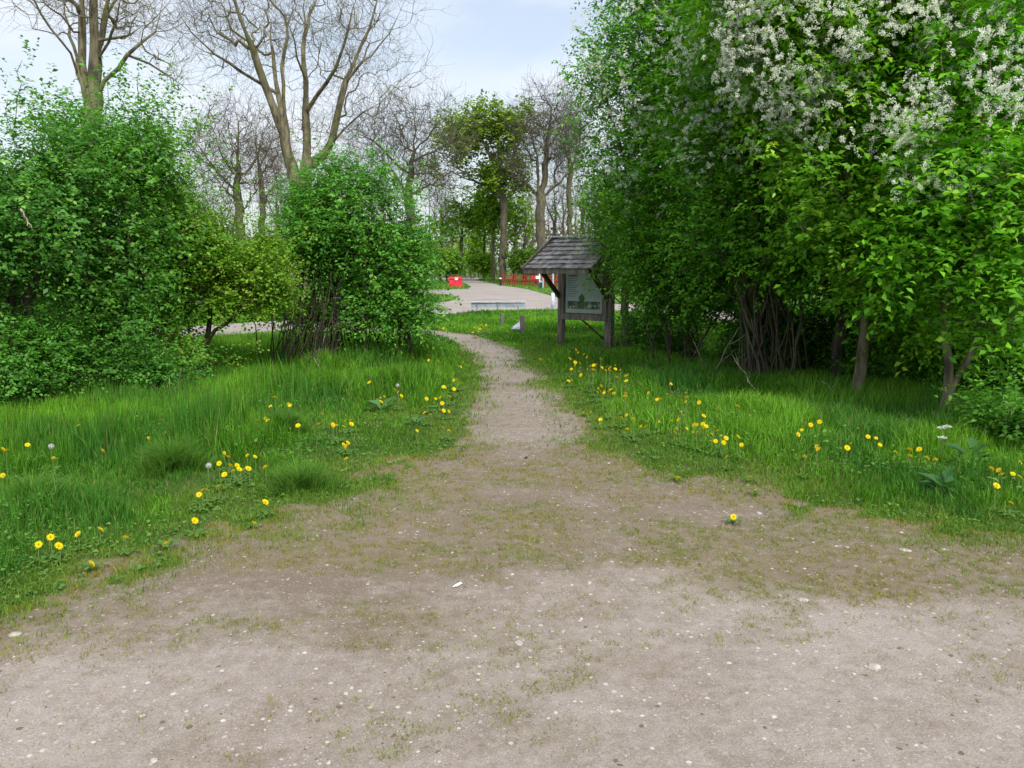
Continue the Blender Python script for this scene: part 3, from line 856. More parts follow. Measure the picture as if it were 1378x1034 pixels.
def twigs(nodes, dirs, k, L, r, rng):
    n = len(nodes) * k
    p = np.repeat(nodes, k, 0) + rng.normal(0, L * .12, (n, 3)); d = normz(np.repeat(dirs, k, 0) + rng.normal(0, .6, (n, 3)) + np.array([0, 0, .25]))
    l = (L * rng.uniform(.5, 1.2, n))[:, None]
    p0 = np.repeat(nodes, k, 0); p1 = p0 + d * l * .5; p2 = p1 + normz(d + rng.normal(0, .35, (n, 3)) + np.array([0, 0, .1])) * l * .5
    ref = np.array([.3, .9, .2]); xx = normz(np.cross(d, ref)); yy = np.cross(xx, d)
    V = np.empty((n, 9, 3))
    for i, (pp, rr) in enumerate(((p0, r), (p1, r * .75), (p2, r * .3))):
        for j in range(3):
            a = j * 2.0944
            V[:, i * 3 + j] = pp + (xx * math.cos(a) + yy * math.sin(a)) * rr
    b = np.arange(n)[:, None, None] * 9
    f = np.array([(0, 1, 4, 3), (1, 2, 5, 4), (2, 0, 3, 5), (3, 4, 7, 6), (4, 5, 8, 7), (5, 3, 6, 8)])
    return V.reshape(-1, 3), (b + f[None]).reshape(-1, 4)

def plant(name, label, cat, base, limbs, crowns, n, rbase, rtip, bark, leaf=None, bf=0.5, group=None, seed=0, shell=0.42, noise=0.25,
          seg=0.3, jit=0.02, blossom=None, trunk_name='trunk', twigL=0.5, rlimb=0, zmin=0.15):
    rng = np.random.default_rng(seed + 100)
    root = empty(name, tuple(base)); tag(root, label, cat, group)
    T = in_ell(crowns, n, rng, shell, noise, seed, zmin) if n else np.zeros((0, 3))
    if leaf is not None and n >= 600 and not leaf.get('simple'):
        sh = []
        for _ in range(24):
            c, r_ = crowns[rng.integers(len(crowns))]; d = normz((rng.normal(0, 1, 3) + np.array([0, 0, .7]))[None])[0]
            q0 = np.array(c) + d * np.array(r_) * .9; ln = rng.uniform(.3, .75)
            dd = normz((d + np.array([0, 0, .5]))[None])[0]
            for k in range(6): sh.append(q0 + dd * ln * k / 5 + rng.normal(0, .015, 3))
        T = np.vstack([T, np.array(sh)])
    Pn, par, n0 = grow(limbs, T, bf, seg, jit, rng)
    r, ch, tips = radii(par, rtip, rbase, .66 if leaf is None else .56)
    if leaf is not None and rlimb: r[:n0] = np.maximum(r[:n0], rlimb)
    b = np.array(base)
    if leaf is None:
        # bare tree: limbs as trunk, twigs as crown
        V, q = wood(Pn, par, r, ch, tips)
        # split faces by radius of the nearest node is costly; build the limb skeleton alone for the trunk
        keep = np.arange(n0); r0 = r[:n0]
        ch0 = [[c for c in ch[i] if c < n0] for i in range(n0)]
        V0, q0 = wood(Pn[:n0], par[:n0], r0, ch0, tips[:n0])
        link(trunk_name, mk_mesh(trunk_name, V0 - b, q0, mats=[bark], smooth=True), root)
        chT = [[c for c in ch[i] if c >= n0] if i >= n0 else [] for i in range(len(par))]
        # crown chains start at every target whose parent is a limb node
        Vs, Q = [], []; off = 0
        starts = [(c, i) for i in range(n0) for c in ch[i] if c >= n0]
        par2 = par.copy(); 
        V1, q1 = wood_from(Pn, r, ch, tips, starts)
        nd = Pn[n0:]; dr = normz(nd - Pn[par[n0:]])
        V2, q2 = twigs(nd, dr, 2, twigL, rtip * .75, rng)
        q1 = np.vstack([q1, q2 + len(V1)]); V1 = np.vstack([V1, V2])
        V2, q2 = twigs(V2.reshape(-1, 9, 3)[:, 7], normz(V2.reshape(-1, 9, 3)[:, 7] - V2.reshape(-1, 9, 3)[:, 1]), 1, twigL * .6, rtip * .5, rng)
        q1 = np.vstack([q1, q2 + len(V1)]); V1 = np.vstack([V1, V2])
        link('crown', mk_mesh('crown', V1 - b, q1, mats=[bark], smooth=True), root)
    else:
        V, q = wood(Pn, par, r, ch, tips)
        link(trunk_name, mk_mesh(trunk_name, V - b, q, mats=[bark], smooth=True), root)
        nodes = Pn[n0:]; dirs = normz(nodes - Pn[par[n0:]])
        ctr = np.mean([c[0] for c in crowns], axis=0)
        V, q, C = leaves(nodes, dirs, rng=rng, centre=ctr, **leaf)
        link('crown', mk_mesh('crown', V - b, q, col=C, mats=[M['leaf_far'] if leaf.get('simple') else M['leaf']]), root)
        if blossom is not None:
            k, cr_, size = blossom
            bt = in_ell(cr_, k, rng, 0.10, 0.22, seed + 9)
            # blossoms gather in sprays
            bt = np.repeat(bt[: max(1, len(bt) // 3)], 3, 0) + rng.normal(0, 0.10, (3 * max(1, len(bt) // 3), 3))
            V, q, C = racemes(bt, rng, size)
            o = link('blossom', mk_mesh('blossom', V - b, q, col=C, mats=[M['petal']]), root); o['kind'] = 'stuff'
    return root

def wood_from(Pn, r, ch, tips, starts):
    Vs, Q = [], []; off = 0
    starts = list(starts)
    while starts:
        s, p = starts.pop(); chain = [s]; c = s
        while ch[c]:
            k = sorted(ch[c], key=lambda q: -tips[q])
            for o in k[1:]: starts.append((o, c))
            c = k[0]; chain.append(c)
        pts = np.vstack([Pn[p], Pn[chain]]); rr = np.concatenate([[min(r[p] * .9, r[s] * 1.25)], r[chain]]); rr[-1] *= .5
        # soften the straight run between nodes
        if len(pts) > 1:
            mids = (pts[1:] + pts[:-1]) / 2; le = np.linalg.norm(pts[1:] - pts[:-1], axis=1)[:, None]
            mids = mids + RNG.normal(0, 1, mids.shape) * le * 0.07
            o_ = np.empty((len(pts) * 2 - 1, 3)); o_[0::2] = pts; o_[1::2] = mids
            r_ = np.empty(len(o_)); r_[0::2] = rr; r_[1::2] = (rr[1:] + rr[:-1]) / 2
            pts, rr = o_, r_
        rm = rr.max(); k = 6 if rm > 0.03 else 4 if rm > 0.012 else 3
        d = np.zeros_like(pts); d[1:-1] = pts[2:] - pts[:-2]; d[0] = pts[1] - pts[0]; d[-1] = pts[-1] - pts[-2]; d = normz(d)
        mean = np.abs(normz((pts[-1] - pts[0])[None])[0]); ref = np.zeros(3); ref[int(np.argmin(mean))] = 1
        xx = normz(np.cross(d, ref)); yy = np.cross(xx, d); a = np.arange(k) * 2 * np.pi / k
        ring = pts[:, None] + rr[:, None, None] * (xx[:, None] * np.cos(a)[None, :, None] + yy[:, None] * np.sin(a)[None, :, None])
        m = len(pts)
        i0 = (np.arange(m - 1)[:, None] * k + np.arange(k)[None]); i1 = (np.arange(m - 1)[:, None] * k + (np.arange(k)[None] + 1) % k)
        Q.append(np.stack([i0, i1, i1 + k, i0 + k], -1).reshape(-1, 4) + off); Vs.append(ring.reshape(-1, 3)); off += m * k
    return np.vstack(Vs), np.vstack(Q)

def LP(Y, pts, dy=0.0, root=False, ground=False):     # limb polyline from photo pixels; depth drifts by dy along it
    n = len(pts)
    out = [P(px, py, Y + dy * (i / max(1, n - 1))) for i, (px, py) in enumerate(pts)]
    if ground: out[0][2] = -0.05
    return (out, root)

def gbase(px, Y):
    p = P(px, 400, Y); p[2] = -0.03
    return p

# ---- the two tall bare trees on the left
def bare_left():
    Y = 20.0; b = gbase(127, Y)
    limbs = [([b, P(126, 300, Y), P(124, 200, Y), P(124, 152, Y)], True),
             LP(Y, [(123, 158), (113, 125), (108, 95), (101, 74), (86, 55), (66, 40), (52, 18), (40, -8), (30, -40)], -1.5),
             LP(Y, [(109, 98), (100, 60), (92, 40), (85, 8), (80, -30)], 1.5),
             LP(Y, [(112, 115), (113, 60), (110, 20), (106, -20), (104, -70)], 0.3),
             LP(Y, [(126, 158), (130, 110), (128, 60), (125, 20), (124, -40), (122, -90)], -0.6),
             LP(Y, [(130, 92), (138, 50), (143, 20), (146, -25), (150, -70)], 1.2),
             LP(Y, [(131, 85), (145, 56), (158, 30), (163, 0), (166, -40)], -2.0),
             LP(Y, [(130, 130), (142, 108), (160, 92), (177, 76), (187, 58), (197, 40), (210, 20), (228, 5), (250, -20)], -1.0),
             LP(Y, [(188, 58), (208, 44), (216, 20), (219, -10)], 1.0),
             LP(Y, [(178, 78), (200, 86), (225, 95), (245, 112), (256, 128)], 1.0),
             LP(Y, [(137, 60), (160, 50), (185, 38), (205, 30), (240, 10)], -1.2)]
    crowns = [E(120, -60, Y, 130, 90, 2.6), E(180, 20, Y, 70, 45, 2), E(90, 10, Y, 60, 45, 1.8), E(235, 100, Y, 28, 28, .8)]
    plant('bare_tree', 'tall bare forked tree rising above the leafy shrubs at the far left', 'tree', b, limbs, crowns, 1150, 0.23, 0.0055,
          M['bark_olive'], bf=0.55, seed=1, noise=0.2, seg=0.45, jit=0.025, zmin=4)
    Y = 22.0; b = gbase(404, Y)
    limbs = [([b, P(402, 360, Y), P(401, 312, Y), P(397, 270, Y)], True),
             LP(Y, [(399, 290), (394, 225), (384, 185), (374, 160), (366, 140), (355, 118), (348, 90), (341, 70), (334, 42), (322, 15), (306, -15), (300, -60)], -1.2),
             LP(Y, [(392, 220), (385, 180), (381, 130), (378, 90), (384, 50), (393, 20), (400, -10)], 1.3),
             LP(Y, [(382, 160), (372, 110), (366, 70), (362, 30), (364, 0), (360, -40)], 2.2),
             LP(Y, [(356, 122), (340, 108), (322, 96), (308, 84), (290, 74), (272, 62), (255, 45), (243, 25), (232, 5)], -1.0),
             LP(Y, [(290, 74), (262, 64), (245, 48), (228, 30)], 0.8),
             LP(Y, [(400, 312), (408, 270), (413, 225), (415, 180), (412, 150), (410, 110), (409, 70), (411, 30), (409, -10), (404, -70)], 0.3),
             LP(Y, [(413, 150), (428, 128), (440, 112), (452, 92), (458, 70), (466, 40), (480, 10), (490, -30)], -1.5),
             LP(Y, [(410, 50), (418, 20), (428, -10), (440, -50)], 1.0),
             LP(Y, [(418, 218), (436, 210), (446, 192), (452, 165), (458, 130), (470, 95), (490, 60), (505, 20), (512, -20)], 1.0),
             LP(Y, [(440, 205), (460, 170), (490, 150), (520, 134), (545, 116), (565, 94), (584, 72)], -1.0),
             LP(Y, [(470, 95), (500, 74), (525, 45), (540, 15)], 1.0),
             LP(Y, [(412, 105), (400, 80), (395, 55), (388, 30)], -1.0)]
    crowns = [E(400, 0, Y, 150, 120, 2.8), E(480, 60, Y, 80, 80, 2), E(300, 40, Y, 85, 60, 2), E(560, 100, Y, 30, 32, .8), E(430, 170, Y, 60, 50, 1.2)]
    plant('bare_tree', 'tall twin stemmed bare tree behind the round bush left of the path', 'tree', b, limbs, crowns, 1750, 0.27, 0.0055,
          M['bark_olive'], bf=0.5, seed=2, noise=0.2, seg=0.45, jit=0.025, zmin=4)
bare_left()

# ---- background trees
def bg():
    OAK_A, OAK_B = (0.075, 0.12, 0.012), (0.15, 0.20, 0.02)
    # wide bare tree left
    Y = 52; b = gbase(322, Y)
    plant('bare_tree', 'bare broad crowned tree far behind, left of the twin stemmed one', 'tree', b,
          [([b, P(323, 330, Y), P(322, 285, Y), P(320, 255, Y)], True),
           LP(Y, [(320, 258), (318, 210), (322, 180), (318, 150)], 0),
           LP(Y, [(321, 258), (300, 245), (280, 215), (262, 190)], -2), LP(Y, [(318, 240), (300, 215), (290, 180), (280, 160)], 2),
           LP(Y, [(322, 240), (345, 220), (350, 190), (365, 160)], 2), LP(Y, [(326, 285), (340, 270), (350, 240)], -2)],
          [E(318, 205, Y, 72, 68, 3.4)], 900, 0.30, 0.014, twigL=1.1, bark= M['bark_grey'], bf=0.5, seed=3, seg=.6, jit=.06, noise=.1, zmin=3)
    Y = 60; b = gbase(352, Y)
    plant('bare_tree', 'slimmer bare tree far behind, just right of the broad crowned bare tree', 'tree', b,
          [([b, P(352, 330, Y), P(352, 270, Y), P(350, 225, Y)], True), LP(Y, [(350, 228), (362, 200), (372, 175)], 1), LP(Y, [(350, 228), (342, 195), (345, 170)], -1),
           LP(Y, [(353, 282), (375, 280), (390, 270)], 1)],
          [E(362, 215, Y, 45, 55, 2.4)], 450, 0.24, 0.012, twigL=1.1, bark=M['bark_grey'], bf=0.5, seed=4, seg=.6, jit=.06, noise=.1, zmin=3)
    Y = 50; b = gbase(553, Y)
    plant('bare_tree', 'large bare spreading tree standing behind the round bush', 'tree', b,
          [([b, P(552, 320, Y), P(550, 265, Y), P(554, 235, Y), P(556, 205, Y)], True),
           LP(Y, [(552, 240), (530, 215), (512, 192), (490, 185), (470, 178)], -2), LP(Y, [(551, 262), (535, 245), (525, 222), (505, 200)], 2),
           LP(Y, [(556, 210), (540, 180), (532, 155), (520, 140)], 2), LP(Y, [(557, 205), (575, 185), (590, 160), (605, 140)], -2),
           LP(Y, [(556, 205), (558, 175), (562, 150), (560, 135)], 0), LP(Y, [(554, 240), (580, 232), (600, 240), (612, 258)], -1),
           LP(Y, [(553, 215), (585, 205), (610, 185)], 1)],
          [E(545, 190, Y, 92, 60, 3.5), E(585, 245, Y, 45, 28, 2)], 1300, 0.30, 0.014, twigL=1.0, bark= M['bark_grey'], bf=0.45, seed=5, seg=.6, jit=.06, noise=.1, zmin=3)
    # green oak
    Y = 92; b = gbase(676, Y)
    lf = dict(per=3, m=6, L=1.1, size=0.44, colA=OAK_A, colB=OAK_B, up=.2, simple=True, aspect=.7)
    plant('oak_tree', 'fresh green oak standing tallest in leaf beyond the road', 'tree', b,
          [([b, P(677, 330, Y), P(678, 285, Y), P(676, 255, Y)], True),
           LP(Y, [(676, 258), (668, 225), (655, 200), (640, 175), (625, 160)], -2), LP(Y, [(677, 250), (690, 215), (700, 180), (700, 150)], 2),
           LP(Y, [(676, 270), (655, 250), (625, 240), (600, 230)], 2), LP(Y, [(672, 235), (670, 200), (672, 165), (668, 145)], 0),
           LP(Y, [(678, 268), (700, 258), (715, 240)], -1)],
          [E(668, 162, Y, 52, 26, 4), E(622, 185, Y, 40, 30, 4), E(678, 205, Y, 38, 38, 2.6), E(604, 226, Y, 36, 14, 2.5), E(655, 235, Y, 40, 16, 2), E(695, 250, Y, 26, 14, 1.5), E(705, 165, Y, 18, 22, 1.4)],
          820, 0.42, 0.03, M['bark_grey'], lf, bf=0.45, seed=6, seg=.6, jit=.06, noise=.28, zmin=3)
    Y = 76; b = gbase(727, Y)
    plant('bare_tree', 'thick trunked bare oak forking wide behind the noticeboard roof', 'tree', b,
          [([b, P(728, 330, Y), P(727, 285, Y), P(727, 265, Y)], True),
           LP(Y, [(725, 268), (712, 250), (700, 243), (685, 235)], 1), LP(Y, [(724, 265), (724, 225), (718, 190), (708, 165)], -1),
           LP(Y, [(728, 265), (735, 230), (736, 190), (742, 150), (745, 130)], 0), LP(Y, [(730, 266), (748, 252), (765, 232), (785, 220)], -1),
           LP(Y, [(722, 220), (708, 205), (700, 180)], 1), LP(Y, [(736, 200), (752, 180), (760, 155)], 1.5)],
          [E(735, 170, Y, 48, 54, 3), E(760, 215, Y, 24, 24, 2), E(700, 225, Y, 24, 24, 2)], 1000, 0.46, 0.02, twigL=1.6, bark= M['bark_grey'], bf=0.4, seed=7, seg=.6, jit=.06, noise=.1, zmin=3)
    Y = 84; b = gbase(767, Y)
    plant('bare_tree', 'slender bare tree directly right of the thick bare oak', 'tree', b,
          [([b, P(768, 330, Y), P(766, 260, Y), P(768, 225, Y), P(764, 190, Y)], True), LP(Y, [(768, 232), (775, 210), (782, 185), (780, 160)], 1), LP(Y, [(766, 215), (756, 190), (758, 160)], -1)],
          [E(768, 180, Y, 28, 45, 2)], 460, 0.28, 0.02, twigL=1.6, bark=M['bark_grey'], bf=0.4, seed=8, seg=.6, jit=.06, noise=.1, zmin=3)
    # smaller leafing trees in the row
    row = [(621, 98, 300, 34, 34, 0.20, 'small half leafed tree beside the red barrier, nearest to it', .55),
           (652, 104, 300, 22, 38, 0.16, 'thin half leafed tree just left of the green oak trunk', .4),
           (664, 96, 290, 26, 36, 0.17, 'dark straight tree close against the left of the oak trunk', .7),
           (693, 100, 300, 24, 40, 0.2, 'leafing tree between the green oak and the thick bare oak', .35)]
    for i, (px, Y, cy, rx, ry, rb, lab, dens) in enumerate(row):
        b = gbase(px, Y)
        lf = dict(per=3, m=5, L=.9, size=0.46, colA=(0.07, 0.14, 0.015), colB=(0.17, 0.25, 0.03), up=.1, simple=True, aspect=.7)
        plant('young_tree', lab, 'tree', b, [([b, P(px, 335, Y), P(px + 1, 300, Y), P(px, 272, Y)], True),
              LP(Y, [(px, 318), (px - rx * .6, 300), (px - rx * .9, 285)], 1), LP(Y, [(px, 322), (px + rx * .5, 300), (px + rx * .9, 290)], -1)],
              [E(px, cy - 8, Y, rx, ry, 1.8)], int(330 * dens), rb, 0.02, M['bark_grey'], lf, bf=.5, group='small trees beyond the road', seed=20 + i, seg=.7, jit=.05, noise=.35, zmin=2.5)
    thin = [(593, 101, 285, 22, 40, 'thin bare tree left of the red barrier'), (606, 118, 305, 16, 30, 'faint bare tree close behind the red barrier'),
            (635, 121, 300, 18, 30, 'thin bare tree over the bend of the far road'), (706, 104, 285, 20, 50, 'thin bare tree between oak and fence end'),
            (715, 116, 290, 18, 50, 'bare sapling over the left of the red fence'), (745, 89, 275, 20, 60, 'bare tree peeping over the noticeboard roof, left'),
            (757, 107, 280, 18, 55, 'bare tree peeping over the noticeboard roof, middle'), (784, 95, 265, 22, 60, 'bare tree peeping over the noticeboard roof, right'),
            (800, 113, 280, 22, 50, 'bare tree between the noticeboard and the bird cherry'), (440, 87, 250, 30, 60, 'bare tree directly behind the round bush, left half'),
            (480, 95, 240, 34, 60, 'bare tree directly behind the round bush, middle'), (515, 84, 255, 28, 60, 'bare tree directly behind the round bush, right half'),
            (270, 92, 285, 30, 50, 'bare tree behind the yellow green shrub, left'), (298, 81, 290, 26, 46, 'bare tree behind the yellow green shrub, right'),
            (372, 84, 270, 24, 56, 'bare tree seen between the shrubs, left'), (392, 101, 280, 24, 50, 'bare tree seen between the shrubs, right'),
            (830, 87, 270, 30, 60, 'bare tree behind the bird cherry, left'), (240, 87, 280, 30, 55, 'bare tree hidden mostly by the dark shrub')]
    for i, (px, Y, cy, rx, ry, lab) in enumerate(thin):
        b = gbase(px, Y)
        plant('bare_tree', lab, 'tree', b, [([b, P(px, 335, Y), P(px + 2, cy + 20, Y), P(px, cy - 10, Y)], True),
              LP(Y, [(px, cy + 25), (px - rx * .5, cy), (px - rx * .8, cy - 20)], 1), LP(Y, [(px, cy + 18), (px + rx * .5, cy - 10), (px + rx * .7, cy - 30)], -1)],
              [E(px, cy, Y, rx, ry, 1.8)], 230, 0.20, 0.018, twigL=1.4, bark= M['bark_grey'], bf=.45, group='bare trees along the far side of the road', seed=40 + i, seg=.7, jit=.07, noise=.1, zmin=1.5)
bg()

# ---- bushes and far wood
def bush(name, label, cat, Y, crowns, n, leaf, seed, group=None, rb=0.04, bark=None, stems=5, noise=.38, zmin=.1, bf=.6, spread=0.25, rtip=0.004, basepx=None, blossom=None, shell=.42, jit=0.02):
    rng = np.random.default_rng(seed)
    c0 = crowns[0]
    b = np.array([c0[0][0] if basepx is None else gbase(basepx, Y)[0], c0[0][1] if basepx is None else Y, -0.03])
    limbs = []
    for k in range(stems):
        cc, rr = crowns[k % len(crowns)]
        s = b + np.array([rng.normal(0, spread), rng.normal(0, spread * .6), 0])
        e = np.array(cc) + rng.normal(0, .35, 3) * np.array(rr)
        mid = s * .5 + e * .5 + np.array([0, 0, .15 * (e[2])]) + rng.normal(0, .06, 3)
        limbs.append(([s, mid, e], True))
    return plant(name, label, cat, b, limbs, crowns, n, rb, rtip, bark or M['bark_dark'], leaf, bf, group, seed, noise=noise, zmin=zmin, blossom=blossom, shell=shell, jit=jit)

def far_bushes():
    A, B = (0.055, 0.115, 0.018), (0.13, 0.21, 0.035)
    items = [(568, 345, 77, 26, 16, 'dark bush right behind the round bush'), (600, 352, 86, 20, 14, 'low green bush left of the small half leafed tree'),
             (645, 356, 100, 22, 12, 'bright low bush at the bend of the far road'), (636, 338, 112, 20, 22, 'taller pale green bush at the far bend'),
             (705, 352, 92, 22, 15, 'green bush above the left end of the red fence'), (740, 348, 89, 24, 17, 'green bush above the right end of the red fence'),
             (785, 345, 81, 28, 20, 'green bush beyond the noticeboard'), (840, 350, 70, 34, 24, 'green bush beyond the sapling'),
             (300, 345, 70, 34, 26, 'pale green bush across the road, behind the yellow green shrub'), (362, 350, 72, 30, 22, 'green bush across the road between the shrubs'),
             (235, 350, 72, 34, 24, 'green bush across the road behind the dark shrub'), (420, 345, 84, 30, 22, 'green bush across the road behind the round bush'),
             (920, 360, 64, 40, 28, 'green bush across the road behind the many stemmed thicket'), (1020, 355, 61, 40, 30, 'green bush across the road behind the flowering trees')]
    for i, (px, py, Y, rx, ry, lab) in enumerate(items):
        bright = i in (3, 8, 2)
        lf = dict(per=3, m=5, L=.6, size=.3, colA=A if not bright else (0.12, 0.2, 0.03), colB=B if not bright else (0.22, 0.32, 0.05), simple=True, aspect=.7)
        bush('bush', lab, 'bush', Y, [E(px, py, Y, rx, ry, 1.2), E(px + rx * .5, py + ry * .5, Y, rx * .7, ry * .7, 1)], 420, lf, 70 + i, group='bushes across the road', rtip=.01)
    # distant wood: one mass
    rng = np.random.default_rng(5)
    n = 36000
    y = rng.uniform(125, 180, n); x = rng.uniform(-1, 1, n) * (y * .78)
    top = 4.0 + 7.5 * fbm(x, y * .3, .06, 3, 7) + 2.0 * fbm(x, y, .5, 2, 9)
    z = top * rng.uniform(0, 1, n) ** .75
    p = np.stack([x, y, z], -1)
    V, q, vp = leaf_geo(p, normz(rng.normal(0, 1, (n, 3))), normz(rng.normal(0, 1, (n, 3)) + [0, 0, .8]), rng.uniform(.4, .9, n), rng.uniform(.3, .6, n), True)
    k = np.clip(fbm(x, y, .09, 3, 33) * 2.4 - .7 + rng.normal(0, .15, n), 0, 1)
    c = lerp((0.14, 0.12, 0.085), (0.08, 0.13, 0.03), k)
    mb_n = 700
    tx = rng.uniform(-1, 1, mb_n) * 120; ty = rng.uniform(120, 175, mb_n); th = rng.uniform(7, 17, mb_n)
    vv, qq = [], []
    for i in range(mb_n):
        o = len(vv)
        r = rng.uniform(.06, .17)
        lx = rng.normal(0, .5)
        for zz, rr, dx in ((0, r, 0), (th[i] * .5, r * .7, lx * .4), (th[i], r * .15, lx)):
            for a in (0, 2.1, 4.2): vv.append((tx[i] + dx + rr * math.cos(a), ty[i] + rr * math.sin(a), zz))
        for lv in (0, 3):
            for a in range(3): qq.append((o + lv + a, o + lv + (a + 1) % 3, o + lv + 3 + (a + 1) % 3, o + lv + 3 + a))
    nb = len(V)
    V = np.vstack([V, np.array(vv)]); q = np.vstack([q, np.array(qq) + nb]); C = np.vstack([np.repeat(c, 4, 0), np.tile((0.11, 0.095, 0.07), (len(vv), 1))])
    tag(link('distant_wood', mk_mesh('distant_wood', V, q, col=C, mats=[M['leaf_far']])), 'distant mixed brown and green wood closing the view on the horizon', 'wood', kind='stuff')
far_bushes()

# ---- left thicket
def left_side():
    HA, HB = (0.030, 0.095, 0.020), (0.075, 0.175, 0.040)
    b = gbase(20, 8.6)
    lf = dict(per=2, m=10, L=.36, size=.062, colA=HA, colB=HB, aspect=.62, young=(.1, (.13, .24, .05)))
    bush('shrub', 'dense dark green shrub at the left picture edge', 'shrub', 8.6, [E(10, 300, 8.8, 100, 150, 1.1), E(-60, 270, 9.0, 110, 110, 1.2), E(40, 262, 9.2, 60, 60, .8)],
         1900, lf, 101, noise=.45, stems=6, rb=.05, basepx=25)
    lf = dict(per=2, m=10, L=.38, size=.064, colA=(0.032, 0.10, 0.018), colB=(0.085, 0.19, 0.035), aspect=.62, young=(.08, (.13, .24, .05)))
    bush('shrub', 'tall broad green shrub under the tall bare forked tree', 'shrub', 10.2, [E(130, 300, 10.2, 105, 130, 1.2), E(165, 255, 10.6, 72, 76, 1.0), E(80, 250, 10.6, 70, 62, 1.0), E(188, 165, 10.8, 12, 18, .2), E(60, 175, 10.8, 30, 16, .3), E(110, 400, 9.9, 90, 60, .9)],
         2300, lf, 102, noise=.48, stems=8, rb=.05, basepx=110)
    lf = dict(per=2, m=9, L=.36, size=.066, colA=(0.05, 0.125, 0.018), colB=(0.12, 0.22, 0.03), aspect=.62)
    bush('shrub', 'mid green shrub with ragged top, right shoulder of the left thicket', 'shrub', 11.6, [E(215, 290, 11.8, 60, 110, .9), E(240, 240, 12, 34, 50, .5), E(205, 225, 12, 36, 42, .5), E(250, 370, 11.5, 34, 60, .5)],
         1200, lf, 103, stems=5, rb=.04, basepx=205, noise=.3)
    # yellow green field maple leaning right
    Y = 11.6; b = gbase(262, Y); b[2] = -.02
    lf = dict(per=3, m=7, L=.24, size=.048, colA=(0.065, 0.135, 0.014), colB=(0.14, 0.225, 0.025), aspect=.8, up=.1, droop=.15, young=(.12, (.16, .19, .04)))
    plant('maple_shrub', 'yellow green maple shrub leaning right over the road gap', 'shrub', b,
          [([b, P(268, 466, Y), P(290, 446, Y - .2), P(312, 430, Y - .4), P(345, 400, Y - .4), P(372, 372, Y - .3)], True), ([b, P(250, 440, Y), P(250, 380, Y), P(262, 330, Y)], True),
           LP(Y, [(285, 450), (278, 400), (292, 350), (300, 310)], .2), ([b, P(225, 480, Y - .4), P(190, 470, Y - .6)], True)],
          [E(275, 350, Y, 45, 62, .6), E(335, 370, Y, 52, 38, .6), E(365, 345, Y + .4, 26, 45, .4), E(240, 405, Y - .2, 38, 40, .5), E(225, 475, Y - .6, 62, 34, .6), E(270, 490, Y - .6, 30, 20, .4), E(320, 408, Y - .3, 30, 14, .3), E(370, 398, Y - .3, 26, 18, .3)],
          2100, .045, .0035, M['bark_dark'], lf, bf=.5, seed=104, noise=.38, seg=.25)
    lf = dict(per=3, m=8, L=.22, size=.046, colA=(0.032, 0.105, 0.018), colB=(0.085, 0.195, 0.035), aspect=.6)
    bush('shrub', 'low green shrub in the long grass at the left picture edge', 'shrub', 8.5, [E(25, 490, 8.5, 70, 52, .6), E(-40, 470, 8.8, 60, 60, .6), E(60, 460, 8.7, 35, 40, .4)], 800, lf, 105, stems=6, rb=.02)
    lf = dict(per=3, m=6, L=.22, size=.050, colA=(0.032, 0.10, 0.02), colB=(0.075, 0.18, 0.035), aspect=.7)
    bush('bramble', 'low bramble under the tall broad shrub', 'bramble', 9.7, [E(150, 495, 9.7, 75, 30, .5), E(215, 510, 9.5, 50, 16, .4), E(100, 470, 10, 50, 36, .5)], 700, lf, 106, stems=7, rb=.012)
    # interior shade: trees further back in the thicket
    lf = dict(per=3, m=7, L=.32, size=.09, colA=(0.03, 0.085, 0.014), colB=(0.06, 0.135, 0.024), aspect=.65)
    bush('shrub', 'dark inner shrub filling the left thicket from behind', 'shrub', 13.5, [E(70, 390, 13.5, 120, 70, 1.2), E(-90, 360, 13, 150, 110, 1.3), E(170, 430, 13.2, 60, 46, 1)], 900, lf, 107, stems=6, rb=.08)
    # round bush left of the path
    Y = 13.2; b = gbase(470, Y)
    lf = dict(per=2, m=10, L=.40, size=.070, colA=(0.030, 0.11, 0.020), colB=(0.095, 0.21, 0.035), aspect=.55, droop=.5, young=(.08, (.13, .24, .05)))
    limbs = []
    r2 = np.random.default_rng(44)
    for k in range(60):
        s = b + np.array([r2.uniform(-1.25, 1.1), r2.uniform(-.6, .7), 0])
        e = P(r2.uniform(395, 560), r2.uniform(300, 400), Y + r2.uniform(-.7, .7))
        e[0] = s[0] * .55 + e[0] * .45 + r2.normal(0, .1)
        limbs.append(([s, s * .6 + e * .4 + r2.normal(0, .05, 3), e], True))
    for k in range(46):
        s = b + np.array([r2.uniform(-1.3, -.1), r2.uniform(-.9, -.2), 0])
        e = s + np.array([r2.uniform(-.1, .5), r2.uniform(-.2, .3), r2.uniform(.8, 1.6)])
        limbs.append(([s, s * .5 + e * .5 + np.array([.04, 0, 0]), e], True))
    plant('round_bush', 'large rounded green bush with many bare stems beside the path', 'bush', b, limbs,
          [E(480, 320, Y, 92, 92, 1.15), E(475, 262, Y, 62, 44, .6), E(525, 310, Y, 52, 58, .8), E(435, 300, Y, 48, 56, .7), E(540, 380, Y - .1, 50, 62, .8), E(425, 350, Y, 56, 76, .8), E(398, 385, Y - .1, 36, 56, .6), E(430, 425, Y + .1, 50, 24, .5), E(405, 290, Y + .3, 24, 36, .4), E(500, 420, Y - .2, 66, 36, .7), E(560, 420, Y - .1, 24, 26, .4)],
          3300, .022, .0035, M['bark_dark'], lf, bf=.55, rlimb=.009, seed=108, noise=.2, zmin=.55)
left_side()

